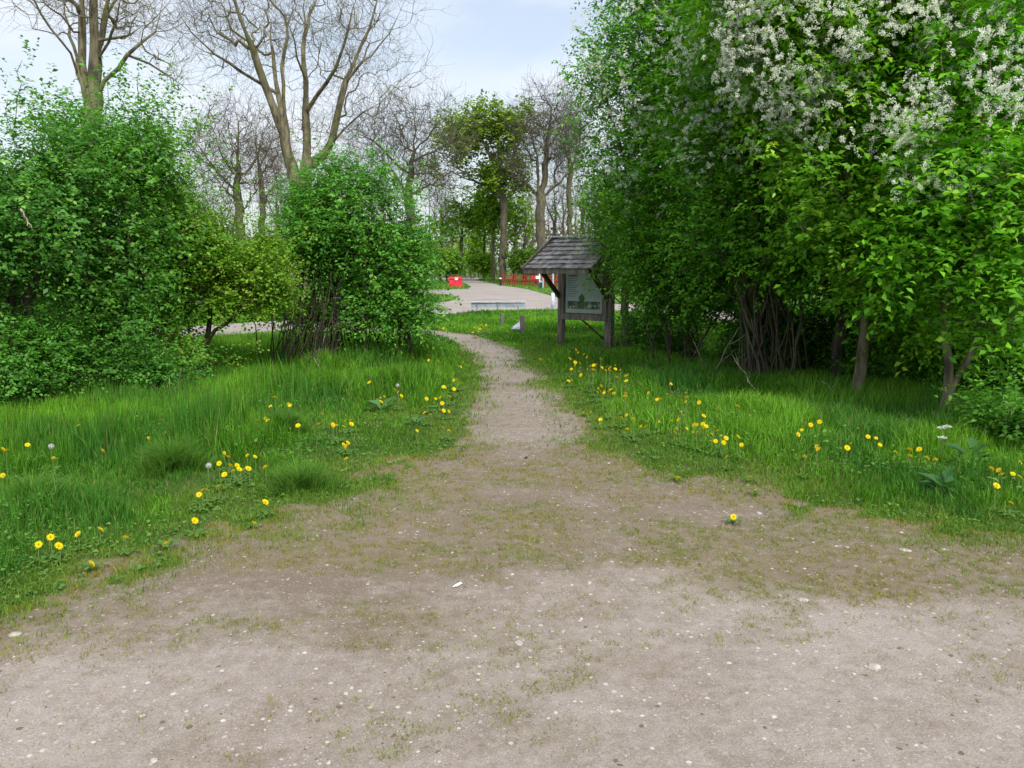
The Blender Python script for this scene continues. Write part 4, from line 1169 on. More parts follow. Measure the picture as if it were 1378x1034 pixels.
# ---- right thicket
def right_side():
    CA, CB = (0.055, 0.145, 0.012), (0.105, 0.22, 0.020)
    def many(base, crowns, k, sp, seed, top=.6):
        r2 = np.random.default_rng(seed); out = []
        for i in range(k):
            cc, rr = crowns[i % len(crowns)]
            s = base + np.array([r2.normal(0, sp), r2.normal(0, sp), 0])
            e = np.array(cc) + r2.normal(0, .3, 3) * np.array(rr) * top
            out.append(([s, s * .62 + e * .38 + np.array([0, 0, .25]) + r2.normal(0, .06, 3), e], True))
        return out
    # tall bird cherry behind, left outline of the mass
    Y = 13.5; b = gbase(935, Y)
    cr = [E(872, 60, Y, 82, 110, 1.3), E(880, 190, Y, 100, 110, 1.3), E(960, -40, Y, 130, 100, 1.5), E(860, 285, Y, 58, 55, .8), E(960, 150, Y, 100, 130, 1.3), E(815, 130, Y, 34, 60, .5)]
    lf = dict(per=2, m=11, L=.42, size=.08, colA=(0.042, 0.125, 0.012), colB=(0.10, 0.225, 0.02), aspect=.55, droop=.4, young=(.08, (.15, .26, .03)))
    plant('bird_cherry', 'tall white flowering bird cherry reaching furthest left of the right hand thicket', 'tree', b,
          many(b, cr, 7, .3, 1), cr, 3000, .07, .004, M['bark_dark'], lf, bf=.5, seed=201, noise=.36,
          blossom=(800, [E(850, 60, Y - .4, 70, 110, 1.2), E(900, 170, Y - .4, 90, 110, 1.2), E(870, 215, Y - .6, 60, 60, .9)], .12))
    # many stemmed thicket
    Y = 11.2; b = gbase(1042, Y)
    cr = [E(1000, 180, Y, 105, 150, 1.3), E(980, 310, Y, 85, 70, 1.0), E(1060, 345, Y, 70, 60, .9), E(1040, 40, Y, 120, 110, 1.4)]
    plant('bird_cherry', 'many stemmed bird cherry with a fan of bare grey stems at its foot', 'tree', b,
          many(b, cr, 46, .24, 2, 1.3), cr, 2700, .026, .004, M['bark_grey'], dict(lf, size=.075), bf=.5, seed=202, rlimb=.011, noise=.36, zmin=1.2,
          blossom=(900, [E(1000, 90, Y - .3, 110, 100, 1.1), E(960, 190, Y - .3, 60, 60, .8), E(1080, 210, Y - .4, 60, 60, .8)], .115))
    # flowering tree in front
    Y = 9.2; b = gbase(1158, Y)
    cr = [E(1130, 60, Y, 125, 120, 1.1), E(1240, 20, Y, 130, 110, 1.1), E(1180, 190, Y + .3, 90, 90, .9), E(1060, 20, Y, 90, 90, .9), E(1120, -90, Y, 170, 90, 1.2)]
    lf2 = dict(per=2, m=11, L=.40, size=.088, colA=CA, colB=(0.12, 0.24, 0.02), aspect=.55, droop=.4, young=(.12, (.19, .30, .03)))
    plant('bird_cherry', 'bird cherry loaded with white blossom, forked pale trunk in the right verge', 'tree', b,
          [([b, P(1156, 500, Y), P(1160, 470, Y), P(1166, 430, Y), P(1150, 300, Y), P(1130, 150, Y), P(1120, 60, Y)], True),
           LP(Y, [(1160, 475), (1178, 445), (1185, 380), (1200, 260), (1230, 120), (1245, 40)], .2), LP(Y, [(1150, 300), (1090, 200), (1060, 100), (1050, 30)], .1)],
          cr + [E(1150, 290, Y - .2, 90, 55, .6), E(1060, 250, Y, 60, 60, .6), E(1190, 380, Y - .2, 60, 34, .5), E(1110, 385, Y, 66, 44, .5), E(1215, 425, Y, 52, 30, .5), E(1150, 435, Y - .2, 56, 22, .4), E(1060, 330, Y, 50, 40, .5)], 3300, .065, .004, M['bark_olive'], lf2, bf=.45, seed=203, noise=.36,
          blossom=(2100, [E(1110, 60, Y - .35, 130, 85, .9), E(1240, 40, Y - .35, 130, 75, .9), E(1150, 160, Y - .4, 100, 50, .7), E(1040, 80, Y - .3, 70, 80, .7), E(1330, 60, Y - .4, 60, 80, .6)], .115))
    # bright large leaves to the right
    Y = 8.0; b = gbase(1280, Y)
    cr = [E(1290, 250, Y, 90, 95, .8), E(1370, 200, Y - .3, 80, 150, .8), E(1340, 360, Y - .3, 80, 80, .7), E(1250, 330, Y + .3, 80, 70, .7), E(1370, 80, Y, 100, 120, .9), E(1320, 450, Y - .2, 60, 26, .4)]
    plant('bird_cherry', 'bird cherry with the largest bright leaves hanging low at the right picture edge', 'tree', b,
          [([b, P(1276, 530, Y), P(1268, 480, Y), P(1272, 420, Y), P(1290, 300, Y), P(1300, 200, Y), P(1360, 80, Y)], True),
           LP(Y, [(1277, 525), (1302, 480), (1330, 420), (1365, 340), (1380, 220)], -.2), LP(Y, [(1272, 420), (1250, 360), (1240, 300)], .3)],
          cr, 1700, .055, .004, M['bark_olive'], dict(per=2, m=8, L=.34, size=.09, colA=(0.055, 0.16, 0.012), colB=(0.135, 0.29, 0.022), aspect=.56, droop=.45, young=(.06, (.17, .30, .03))), bf=.45, seed=204, noise=.3,
          blossom=(520, [E(1300, 170, Y - .3, 90, 90, .7), E(1370, 330, Y - .4, 30, 60, .4)], .11))
    # dark trunk & shade fillers
    Y = 9.4; b = gbase(1316, Y)
    cr = [E(1330, 300, Y + .6, 120, 150, 1.0), E(1420, 200, Y + .6, 140, 220, 1.2), E(1250, 390, Y + .8, 90, 60, .8)]
    plant('thicket_tree', 'dark thick trunked tree behind the bright leaved bird cherry', 'tree', b,
          [([b, P(1316, 480, Y), P(1310, 400, Y), P(1320, 260, Y), P(1330, 120, Y)], True), LP(Y, [(1312, 420), (1260, 360), (1240, 320)], .5), LP(Y, [(1318, 300), (1400, 200)], .6)],
          cr, 1700, .12, .004, M['bark_dark'], dict(lf2, size=.08, colA=(0.03, 0.09, 0.012), colB=(0.07, 0.165, 0.02), young=None), bf=.45, seed=205, noise=.15)
    Y = 10.6; b = gbase(1132, Y)
    cr = [E(1120, 350, Y, 95, 62, .9), E(1190, 330, Y + .3, 70, 70, .8), E(1080, 290, Y + .3, 60, 60, .8), E(1210, 400, Y + .2, 60, 40, .6)]
    plant('thicket_tree', 'short dark trunked hawthorn between the fan of stems and the forked trunk', 'tree', b,
          [([b, P(1131, 470, Y), P(1136, 420, Y), P(1140, 360, Y)], True), LP(Y, [(1136, 420), (1180, 380), (1210, 350)], .3), LP(Y, [(1134, 430), (1100, 380), (1080, 320)], .2)],
          cr, 1500, .085, .004, M['bark_dark'], dict(per=3, m=7, L=.26, size=.055, colA=(0.04, 0.11, 0.015), colB=(0.085, 0.20, 0.025), aspect=.65), bf=.5, seed=206, noise=.25, zmin=.9)
    Y = 12.6; b = gbase(905, Y)
    cr = [E(895, 365, Y, 62, 55, .8), E(955, 340, Y, 66, 62, .9), E(885, 310, Y, 48, 50, .7), E(930, 412, Y, 50, 22, .5), E(1010, 380, Y - .6, 46, 40, .6)]
    bush('thicket_shrub', 'low leafy shrub between the sapling by the noticeboard and the fan of stems', 'shrub', Y, cr, 2300,
         dict(per=3, m=7, L=.26, size=.062, colA=(0.045, 0.125, 0.014), colB=(0.105, 0.22, 0.025), aspect=.62), 207, stems=14, spread=.5, rb=.018, zmin=.75, bark=M['bark_dark'])
    # sapling next to the board
    Y = 15.0; b = gbase(846, Y)
    cr = [E(830, 315, Y, 46, 62, .7), E(846, 385, Y, 32, 40, .5), E(812, 275, Y, 34, 40, .5), E(852, 250, Y + .3, 40, 50, .6)]
    plant('sapling', 'small pale trunked tree hanging over the right of the noticeboard roof', 'tree', b,
          [([b, P(845, 440, Y), P(842, 400, Y), P(838, 340, Y), P(825, 280, Y)], True), LP(Y, [(842, 400), (856, 360), (862, 300), (850, 240)], .3), LP(Y, [(842, 380), (815, 345), (800, 310), (790, 270)], -.3),
           ([b + np.array([-.1, 0, 0]), P(838, 430, Y - .1), P(846, 395, Y)], True), ([b + np.array([.1, .05, 0]), P(852, 430, Y - .1), P(848, 385, Y)], True)],
          cr, 1000, .075, .0035, M['bark_pale'], dict(per=2, m=7, L=.24, size=.055, colA=(0.06, 0.14, 0.018), colB=(0.15, 0.25, 0.035), aspect=.6), bf=.45, seed=208, noise=.35, zmin=.9)
    # trees added at the back of the thicket to block light and keep it dark
    for i, (px, py, Y, rx, ry, lab) in enumerate([(1050, 230, 15.5, 120, 130, 'added dense tree blocking light at the back of the thicket behind the fan of stems'),
                                                  (1230, 280, 14, 140, 130, 'added dense tree blocking light at the back of the thicket behind the forked trunk'),
                                                  (1400, 280, 13, 160, 190, 'added dense tree blocking light at the back of the thicket at the right picture edge'),
                                                  (1200, 60, 14.5, 200, 160, 'added dense tree blocking light over the back of the thicket, behind the blossom'),
                                                  (930, 260, 16.5, 85, 130, 'added dense tree blocking light at the back of the thicket behind the low leafy shrub')]):
        b = gbase(px, Y)
        cr = [E(px, py, Y, rx, ry, 1.2)]
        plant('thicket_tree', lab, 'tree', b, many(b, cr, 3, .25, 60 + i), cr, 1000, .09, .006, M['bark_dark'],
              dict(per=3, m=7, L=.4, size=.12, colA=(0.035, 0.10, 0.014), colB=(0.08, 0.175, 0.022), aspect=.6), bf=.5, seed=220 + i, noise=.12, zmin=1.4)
    for i, (px, py, Y, rx, ry, lab, n) in enumerate([(1235, 475, 10.6, 90, 45, 'low dark undergrowth shrub left of the dark thick trunk', 800),
                                                  (1350, 490, 9.2, 60, 40, 'low undergrowth shrub right of the dark thick trunk', 600),
                                                  (1365, 590, 6.7, 36, 60, 'nettle clump at the right picture edge', 260),
                                                  (1165, 455, 12.5, 60, 34, 'low shrub behind the forked pale trunk', 420),
                                                  (985, 462, 12.6, 46, 26, 'low sparse shrub left of the fan of stems', 300),
                                                  (1085, 462, 12.2, 40, 30, 'low sparse shrub right of the fan of stems', 300),
                                                  (905, 458, 14.0, 40, 20, 'low sparse shrub at the foot of the low leafy shrub', 220),
                                                  (1180, 505, 10.2, 46, 24, 'small shrub in the deep shade right of the forked trunk', 260),
                                                  (1290, 505, 9.2, 50, 30, 'small shrub in the deep shade about the mossy trunk', 300),
                                                  (1010, 430, 11.8, 60, 34, 'leafy shrub leaning against the fan of stems from the left', 420),
                                                  (1110, 450, 11.6, 50, 34, 'leafy shrub between the fan of stems and the short dark trunked hawthorn', 420),
                                                  (870, 440, 14.6, 34, 26, 'small leafy shrub just right of the pale sapling', 260)]):
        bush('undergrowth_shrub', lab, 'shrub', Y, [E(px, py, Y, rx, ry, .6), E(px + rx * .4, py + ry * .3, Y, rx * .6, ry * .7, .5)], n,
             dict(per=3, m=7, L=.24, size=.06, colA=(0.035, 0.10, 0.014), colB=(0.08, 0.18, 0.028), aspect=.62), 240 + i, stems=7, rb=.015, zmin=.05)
right_side()

# ------------------------------------------------------------------ dead sticks
def stick(a, b, r, label, fork=True, seed=0):
    r2 = np.random.default_rng(seed)
    a = Vector(a); b = Vector(b); mb = MB(); L_ = (b - a).length
    pts = [a.lerp(b, t) + Vector(r2.normal(0, .012 * L_, 3)) for t in np.linspace(0, 1, 7)]
    for i in range(len(pts)): pts[i] = pts[i] - a
    mb.tube(pts, [r * (1 - .6 * t) for t in np.linspace(0, 1, 7)], 6)
    if fork:
        for k in (2, 4):
            d = (pts[-1] - pts[0]).normalized() + Vector(r2.normal(0, .5, 3)); d.normalize()
            mb.tube([pts[k], pts[k] + d * L_ * .16, pts[k] + d * L_ * .3 + Vector((0, 0, .03))], [r * .5, r * .35, r * .2], 5)
    tag(mb.build('dead_branch', M['twig_dead'], smooth=True, loc=a), label, 'branch', group='dead branches in the verges')
for i, (a, b, r, lab) in enumerate([
    ((G(957, 508)), P(995, 440, 10.9), .012, 'dead branch leaning up right, left of the fan of stems'),
    ((G(955, 508)), P(934, 460, 11.2), .011, 'short dead branch leaning up left, crossing its longer twin'),
    ((G(1035, 505)), P(1010, 430, 10.8), .012, 'dead branch leaning up left against the fan of stems'),
    ((G(1020, 530)), P(985, 478, 10.2), .011, 'low dead branch sloping down right in front of the fan of stems'),
    ((G(1145, 548)), P(1105, 512, 9.2), .009, 'thin fallen branch in the grass left of the forked trunk'),
    ((P(1378, 575, 6.9)), P(1322, 552, 7.1), .010, 'pale dead branch sticking left from the nettle clump'),
    ((P(1372, 578, 7.2)), P(1345, 528, 7.4), .008, 'pale dead branch rising from the nettle clump'),
    ((G(403, 500)), P(432, 468, 11.3), .011, 'pale dead branch at the left foot of the round bush'),
    ((G(418, 500)), P(438, 452, 11.6), .010, 'pale dead branch leaning steeply at the foot of the round bush'),
    ((G(215, 548)), P(248, 508, 9.6), .009, 'pale dead branch at the right end of the bramble'),
    ((G(122, 547)), P(140, 522, 9.3), .007, 'thin dead stalk at the left of the bramble'),
    ((G(140, 550)), P(180, 524, 9.0), .008, 'pale dead branch lying in front of the bramble'),
    ((P(28, 282, 8.0)), P(43, 308, 7.9), .013, 'broken pale branch caught in the dark shrub at the left edge')]):
    stick(a, b, r, lab, seed=i)

# ------------------------------------------------------------------ noticeboard
def noticeboard():
    Yc = 16.2
    pL = G(755, 458); pL = np.array([P(755, 458, 16.4)[0], 16.4, 0])
    th = math.radians(38)
    tdir = Vector((math.cos(th), -math.sin(th), 0)); ndir = Vector((-math.sin(th), -math.cos(th), 0))
    root = empty('noticeboard', (pL[0], pL[1], 0)); tag(root, 'weathered wooden noticeboard with shingled pitched roof standing in the grass', 'noticeboard')
    Wd = 1.18
    O = Vector((0, 0, 0)); Rr = tdir * Wd
    up = Vector((0, 0, 1))
    def bar(name, a, b, w, h, mat, bev=.006, upv=None):
        m = MB(); m.bar(a, b, w, h, 0, upv or (0, 0, 1)); return m.build(name, mat, root, bevel=bev)
    bar('post', O - up * .3, O + up * 1.98, .12, .12, M['old_wood'], .01, tuple(tdir))
    bar('post', Rr - up * .3, Rr + up * 1.98, .15, .15, M['old_wood'], .01, tuple(tdir))
    # frame and panel between posts, proud of them
    f = .085
    zb, zt = .60, 1.56
    m = MB()
    o1 = O + ndir * .075 + tdir * .02; o2 = Rr + ndir * .075 - tdir * .02
    m.bar(o1 + up * zb, o2 + up * zb, .05, .13)
    m.bar(o1 + up * zt, o2 + up * zt, .05, .09)
    m.bar(o1 + up * (zb + .066) + tdir * .05, o1 + up * (zt - .046) + tdir * .05, .10, .05, 0, tuple(ndir))
    m.bar(o2 + up * (zb + .066) - tdir * .05, o2 + up * (zt - .046) - tdir * .05, .10, .05, 0, tuple(ndir))
    m.build('frame', M['old_wood'], root, bevel=.005)
    m = MB(); m.bar(O + ndir * .045 + up * (zb + zt) / 2 + tdir * .1, Rr + ndir * .045 + up * (zb + zt) / 2 - tdir * .1, .02, zt - zb - .1)
    m.build('backboard', M['dark_wood'], root)
    # poster
    def rect(m, s0, s1, z0, z1, off, mi):
        w = Wd - .30
        a = O + ndir * off + tdir * (.15 + w * s0); b = O + ndir * off + tdir * (.15 + w * s1)
        H = zt - zb - .15; q0 = zb + .08
        m.add([a + up * (q0 + H * z0), b + up * (q0 + H * z0), b + up * (q0 + H * z1), a + up * (q0 + H * z1)], [(0, 1, 2, 3)], mi)
    m = MB()
    rect(m, 0, 1, 0, 1, .058, 0)
    rect(m, .05, .95, .10, .30, .060, 2); rect(m, .38, .52, .10, .32, .0615, 3); rect(m, .0, 1, .0, .07, .060, 5)
    rect(m, .42, .96, .36, .93, .060, 1)
    for k in range(9): rect(m, .05, .36 - .05 * (k % 3), .86 - k * .055, .875 - k * .055, .060, 4)
    rect(m, .05, .34, .92, .96, .060, 4)
    # little tree shape
    m2 = MB()
    cpt = O + ndir * .063 + tdir * (.15 + (Wd - .3) * .45) + up * (zb + .08 + (zt - zb - .15) * .36)
    ring = [cpt + tdir * math.cos(a) * .07 * (1 + .12 * math.sin(5 * a)) + up * math.sin(a) * .095 * (1 + .1 * math.cos(4 * a)) for a in np.linspace(0, 2 * math.pi, 22)[:-1]]
    m.add(ring, [tuple(range(21))], 3)
    rect(m, .62, .72, .14, .22, .0615, 5)
    for k, s in enumerate((.12, .2, .8, .9)): rect(m, s, s + .04, .12 + .02 * k, .17 + .02 * k, .0615, 5)
    m.build('poster', [M['poster'], M['poster_map'], M['poster_dark'], M['poster_green'], M['poster_ink'], M['poster_light']], root)
    m = MB()
    a = O + ndir * .085 + tdir * .13 + up * ((zb + zt) / 2); b = Rr + ndir * .085 - tdir * .13 + up * ((zb + zt) / 2)
    m.bar(a, b, .004, zt - zb - .14); m.build('glass_pane', M['glass'], root)
    # rear posts
    back = -ndir * .75
    bar('rear_post', O + back * .12 - tdir * .02 - up * .02, O + back * .12 - tdir * .02 + up * 1.6, .06, .1, M['dark_wood'], .006, tuple(tdir))
    # braces
    fr = ndir * 1.0
    bar('brace', O + ndir * .06 + up * 1.0, O + ndir * .80 + up * 1.60 , .06, .09, M['dark_wood'])
    bar('brace', Rr + ndir * .08 + up * .98, Rr + ndir * .80 + up * 1.60, .06, .09, M['dark_wood'])
    # roof: gable with ridge over the posts
    def roof(o, t, n, x0, x1, run, rise, zr, name, back_run=.7):
        rt = empty(name, (0, 0, 0)); rt.parent = root
        rf = MB(); courses = 7
        sl = Vector((0, 0, -rise)) + n * run
        nr = (n * rise + up * run).normalized()
        r2 = random.Random(5)
        for side, (sn, rn) in enumerate(((n, run), (-n, back_run))):
            s_ = Vector((0, 0, -rise * rn / run)) + sn * rn
            nn = (sn * rise + up * run).normalized()
            for c in range(courses):
                f0, f1 = c / courses, (c + 1.12) / courses
                k = 9; xs = np.linspace(x0, x1, k + 1)
                for j in range(k):
                    a0, a1 = xs[j] + .002, xs[j + 1] - .002
                    lift = .012 + r2.uniform(0, .006)
                    p = [o + t * a0 + up * zr + s_ * f0 + nn * .012, o + t * a1 + up * zr + s_ * f0 + nn * .012,
                         o + t * a1 + up * zr + s_ * f1 + nn * (lift + .028), o + t * a0 + up * zr + s_ * f1 + nn * (lift + .028)]
                    q = [v - nn * .02 for v in p]
                    rf.add(p + q, [(0, 1, 2, 3), (7, 6, 5, 4), (0, 3, 7, 4), (1, 5, 6, 2), (3, 2, 6, 7), (0, 4, 5, 1)])
        return rf, sl, nr, rt
    o = Vector((0, 0, 0))
    zr = 2.20; run = 1.08; rise = .62
    rf, sl, nr, _t = roof(o, tdir, ndir, -.16, Wd + .24, run, rise, zr, 'x')
    bpy.data.objects.remove(_t)
    rfo = rf.build('roof', M['shingle'], root)
    def rbar(name, a, b, w, h, mat, upv=None):
        m = MB(); m.bar(a, b, w, h, 0, upv or (0, 0, 1)); return m.build(name, mat, rfo, bevel=.004)
    for s in (-.19, Wd + .27):
        rbar('barge_board', o + tdir * s + up * (zr + .03), o + tdir * s + up * zr + sl * 1.03, .035, .13, M['old_wood'])
        rbar('barge_board', o + tdir * s + up * (zr + .03) - ndir * .02, o + tdir * s + up * zr + (-ndir * .7 - up * rise * .7 / run), .035, .13, M['old_wood'])
    e = up * zr + sl
    rbar('fascia', o + tdir * -.17 + e - up * .03 + ndir * -.01, o + tdir * (Wd + .17) + e - up * .03 + ndir * -.01, .03, .12, M['old_wood'])
    rbar('ridge_cap', o + tdir * -.2 + up * (zr + .045), o + tdir * (Wd + .2) + up * (zr + .045), .20, .03, M['lead'])
    # soffit boards
    rbar('soffit', o + up * (zr - .05) + ndir * .02, o + up * (zr - .05) + sl * .97 , .0, .0, M['dark_wood']) if False else None
    # second wing turned to the right
    t2 = Vector((math.cos(math.radians(40)), math.sin(math.radians(40)), 0)); n2 = Vector((math.sin(math.radians(40)), -math.cos(math.radians(40)), 0))
    o2 = Rr + t2 * .12
    rf2, sl2, nr2, _t = roof(o2, t2, n2, .02, 1.25, .98, .58, zr - .03, 'x')
    bpy.data.objects.remove(_t)
    rfo2 = rf2.build('roof', M['shingle'], root)
    def r2bar(name, a, b, w, h, mat):
        m = MB(); m.bar(a, b, w, h, 0); return m.build(name, mat, rfo2, bevel=.004)
    r2bar('fascia', o2 + up * (zr - .06) + sl2, o2 + t2 * 1.25 + up * (zr - .06) + sl2, .03, .12, M['old_wood'])
    r2bar('barge_board', o2 + up * zr, o2 + up * (zr - .03) + sl2 * 1.02, .035, .13, M['old_wood'])
    r2bar('barge_board', o2 + t2 * 1.28 + up * zr, o2 + t2 * 1.28 + up * (zr - .03) + sl2 * 1.02, .035, .13, M['old_wood'])
    r2bar('ridge_cap', o2 + up * (zr + .01), o2 + t2 * 1.27 + up * (zr + .01), .2, .03, M['lead'])
    pr = o2 + t2 * 1.12
    bar('post', pr - up * .3, pr + up * 1.98, .12, .12, M['dark_wood'], .01, tuple(t2))
    # brace stay behind the board
    m = MB(); m.bar(tdir * .35 - ndir * .1 + up * .6, tdir * .95 - ndir * .55 + up * -.05, .035, .035); m.build('stay', M['dark_wood'], root)
noticeboard()

# ------------------------------------------------------------------ small things by the road
def short_post(px, py, h, w, label, lean):
    p = G(px, py); m = MB()
    m.box((0, 0, h / 2 - .06), (w, w, h + .12), taper=.93)
    o = m.build('wooden_post', M['old_wood'], bevel=.012, loc=(p[0], p[1], 0)); o.rotation_euler = (lean, lean * .6, .3)
    tag(o, label, 'post', 'short wooden posts in the grass')
short_post(675.5, 441, .39, .095, 'shorter weathered wooden post in the grass, left of the pair', .03)
short_post(703.5, 449, .45, .11, 'taller weathered wooden post with the plastic bag behind it', -.03)

def bag():
    p = P(697.5, 445, 19.0); r2 = np.random.default_rng(3)
    V = []; F_ = []; k = 14
    prof = [(0.0, .15), (.03, .22), (.10, .19), (.17, .13), (.23, .07), (.27, .03), (.30, .05)]
    for z_, r_ in prof:
        for j in range(k):
            a = 2 * math.pi * j / k; rr = r_ * (1 + r2.normal(0, .12))
            V.append((rr * math.cos(a) * 1.15 + z_ * .45, rr * math.sin(a) * .8, z_ + r2.normal(0, .008)))
    for i in range(len(prof) - 1):
        for j in range(k): F_.append((i * k + j, i * k + (j + 1) % k, (i + 1) * k + (j + 1) % k, (i + 1) * k + j))
    F_.append(tuple(range(k - 1, -1, -1))); F_.append(tuple((len(prof) - 1) * k + j for j in range(k)))
    me = bpy.data.meshes.new('plastic_bag'); me.from_pydata(V, [], F_); me.materials.append(M['bag'])
    o = link('plastic_bag', me, loc=(P(695.5, 440, 19.5)[0], 19.5, .06)); o.scale = (.62, .62, .72); tag(o, 'crumpled pale grey plastic bag lying behind the taller wooden post', 'bag')
bag()

def low_rail():
    Y = 27.2
    a = P(634, 406.5, Y); b = P(707, 405, Y)
    root = empty('low_rail', ((a[0] + b[0]) / 2, Y, 0)); tag(root, 'long low galvanised rail on thin legs at the near edge of the road', 'rail')
    Lh = (b[0] - a[0]) / 2; zt = a[2]
    m = MB(); m.bar((-Lh, 0, zt), (Lh, 0, zt + .03), .09, .035); m.build('top_rail', M['galv'], root, bevel=.004)
    segs = [(-1, -.80), (-.76, -.04), (0.0, .70), (.76, 1)]
    for s0, s1 in segs:
        m = MB(); m.box((Lh * (s0 + s1) / 2, .02, zt - .115), (Lh * (s1 - s0), .015, .165)); m.build('panel', M['galv_panel'], root)
    for s in (-.78, -.02, .73):
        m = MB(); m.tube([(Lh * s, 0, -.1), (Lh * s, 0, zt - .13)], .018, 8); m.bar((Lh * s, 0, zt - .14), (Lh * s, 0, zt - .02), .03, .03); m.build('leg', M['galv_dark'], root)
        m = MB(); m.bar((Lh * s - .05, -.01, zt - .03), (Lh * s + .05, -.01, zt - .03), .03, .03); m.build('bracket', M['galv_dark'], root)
low_rail()

def barrier():
    Y = 68.0; c = G(612.5, 385)
    s = pxm(Y); Wd, Hh = 19.5 / s, 13.0 / s
    cx = P(612.5, 385, Y)[0]
    root = empty('traffic_barrier', (cx, Y, 0)); tag(root, 'red plastic water filled barrier standing on the left verge of the road', 'barrier')
    zb = P(612, 384.5, Y)[2]
    m = MB()
    prof = [(-.5, .0), (-.5, .1), (-.38, .25), (-.46, .85), (-.40, 1.0), (.40, 1.0), (.48, .85), (.5, .12), (.5, .0)]
    k = len(prof)
    V = [(p[0] * Wd, -.17 if p[1] < .3 else -.10, p[1] * Hh + .0) for p in prof] + [(p[0] * Wd, .17 if p[1] < .3 else .10, p[1] * Hh) for p in prof]
    m.add(V, [tuple(range(k)), tuple(range(2 * k - 1, k - 1, -1))] + [(i, i + k, (i + 1) % k + k, (i + 1) % k) for i in range(k)])
    m.build('body', M['red_plastic'], root, bevel=.03)
    for z_ in (.28, .80):
        m = MB(); m.bar((-.42 * Wd, -.14, z_ * Hh), (.42 * Wd, -.14, z_ * Hh), .05, .045); m.build('rib', M['red_plastic'], root, bevel=.01)
    m = MB(); m.box((.10 * Wd, -.155, .80 * Hh), (.22 * Wd, .02, .24 * Hh)); m.build('white_plate', M['white'], root)
barrier()

def fence():
    Ya, Yb = 74.0, 66.0
    a = P(677, 384, Ya); b = P(752, 386, Yb); a[2] = b[2] = 0
    a = Vector(a); b = Vector(b)
    root = empty('red_fence', a); tag(root, 'long red painted timber fence with two rails and close uprights along the road', 'fence')
    d = b - a; H_ = .98
    u = d.normalized(); nn = Vector((u.y, -u.x, 0))
    for z_ in (.22, .55, .93):
        m = MB(); m.bar(nn * .06 + Vector((0, 0, z_)), d + nn * .06 + Vector((0, 0, z_)), .04, .085); m.build('rail', M['red'], root)
    n = 22
    for i in range(n + 1):
        p = d * (i / n); m = MB()
        m.box(p + Vector((0, 0, H_ / 2 - .02)), (.085, .085, H_ + .04 + (.08 if i % 4 == 0 else 0)), rot=None); m.build('upright', M['red_worn' if i % 3 else 'red'], root)
    # red and white marker board with its post, a separate thing
    Y = 64.0; c = P(721, 375, Y)
    r2 = empty('marker_board', (c[0], Y, 0)); tag(r2, 'horizontal red and white marker board on a pale post before the red fence', 'road sign')
    s = pxm(Y); z_ = P(721, 373.5, Y)[2]
    m = MB(); m.box((-3.2 / s, -.04, z_), (6.4 / s, .03, 4.0 / s)); m.build('red_half', M['red_plastic'], r2)
    m = MB(); m.box((3.1 / s, -.04, z_), (6.2 / s, .03, 4.0 / s)); m.build('white_half', M['white'], r2)
    m = MB(); m.tube([(5.0 / s, 0, -.1), (5.0 / s, 0, P(726, 363, Y)[2])], .045, 8); m.build('post', M['white'], r2)
    p = P(727.5, 384, 62.5); r3 = empty('utility_box', (p[0], 62.5, 0)); tag(r3, 'small dark green box with a white cap under the marker board', 'utility box')
    m = MB(); m.box((0, 0, .22), (.42, .3, .5)); m.build('box', M['green_box'], r3, bevel=.015)
    m = MB(); m.box((0, 0, .53), (.16, .16, .12)); m.build('cap', M['white'], r3, bevel=.01)
fence()

def pole(px, ytop, Y, r, mat, label, name, capc=None, w2=None, base=None):
    c = P(px, ytop, Y); root = empty(name, (c[0], Y, 0)); tag(root, label, 'post')
    m = MB(); m.tube([(0, 0, -.1), (0, 0, c[2] * (.85 if capc else 1))], r, 12); m.build('shaft', mat, root, smooth=False)
    if capc:
        m = MB(); m.tube([(0, 0, c[2] * .85), (0, 0, c[2] * .97), (0, 0, c[2])], [r * 1.03, r * 1.03, r * .6], 12); m.build('cap', capc, root)
    return root
def steel_post():
    Y = 31.0; c = P(744, 413, Y)
    root = empty('steel_post', (c[0], Y, 0)); tag(root, 'tall pale galvanised signpost with its thick base sleeve by the left post of the noticeboard', 'signpost')
    m = MB(); m.tube([(0, 0, .2), (0, 0, P(744, 333, Y)[2])], .04, 10); m.build('shaft', M['galv'], root, smooth=True)
    m = MB(); m.tube([(0, 0, -.1), (0, 0, .62)], .075, 10); m.build('sleeve', M['galv'], root, smooth=True)
steel_post()
def blue_sign():
    Y = 62.0; c = P(731, 336, Y); root = empty('blue_sign', (c[0], Y, 0)); tag(root, 'small blue and white sign showing left of the noticeboard roof edge', 'road sign')
    s = pxm(Y)
    m = MB(); m.box((0, -.03, c[2]), (7.5 / s, .02, 5.5 / s)); m.build('plate', M['blue'], root)
    m = MB(); m.box((-.3 / s, -.045, c[2]), (3.0 / s, .01, 3.2 / s)); m.build('white_field', M['white'], root)
    m = MB(); m.tube([(0, 0, -.1), (0, 0, c[2] + .1)], .05, 8); m.build('post', M['galv'], root)
blue_sign()
pole(673.5, 374, 71, .11, M['black'], 'short dark bollard with a white cap at the left end of the red fence', 'bollard', M['white'])
pole(267.5, 381, 30.0, .075, M['galv_dark'], 'white topped reflector post across the road seen through the yellow green shrub', 'reflector_post', M['white'])
def black_post():
    p = G(548, 476); Y = p[1]; root = empty('marker_post', (p[0], Y, 0)); tag(root, 'black square marker post with a pale top in the grass below the round bush', 'post')
    s = pxm(Y); h = P(548, 456, Y)[2]
    m = MB(); m.box((0, 0, h / 2 - .05), (.115, .115, h + .1)); m.build('shaft', M['black'], root, bevel=.01)
    m = MB(); m.box((0, 0, h + .02), (.11, .11, .035)); m.build('cap', M['galv'], root, bevel=.006)
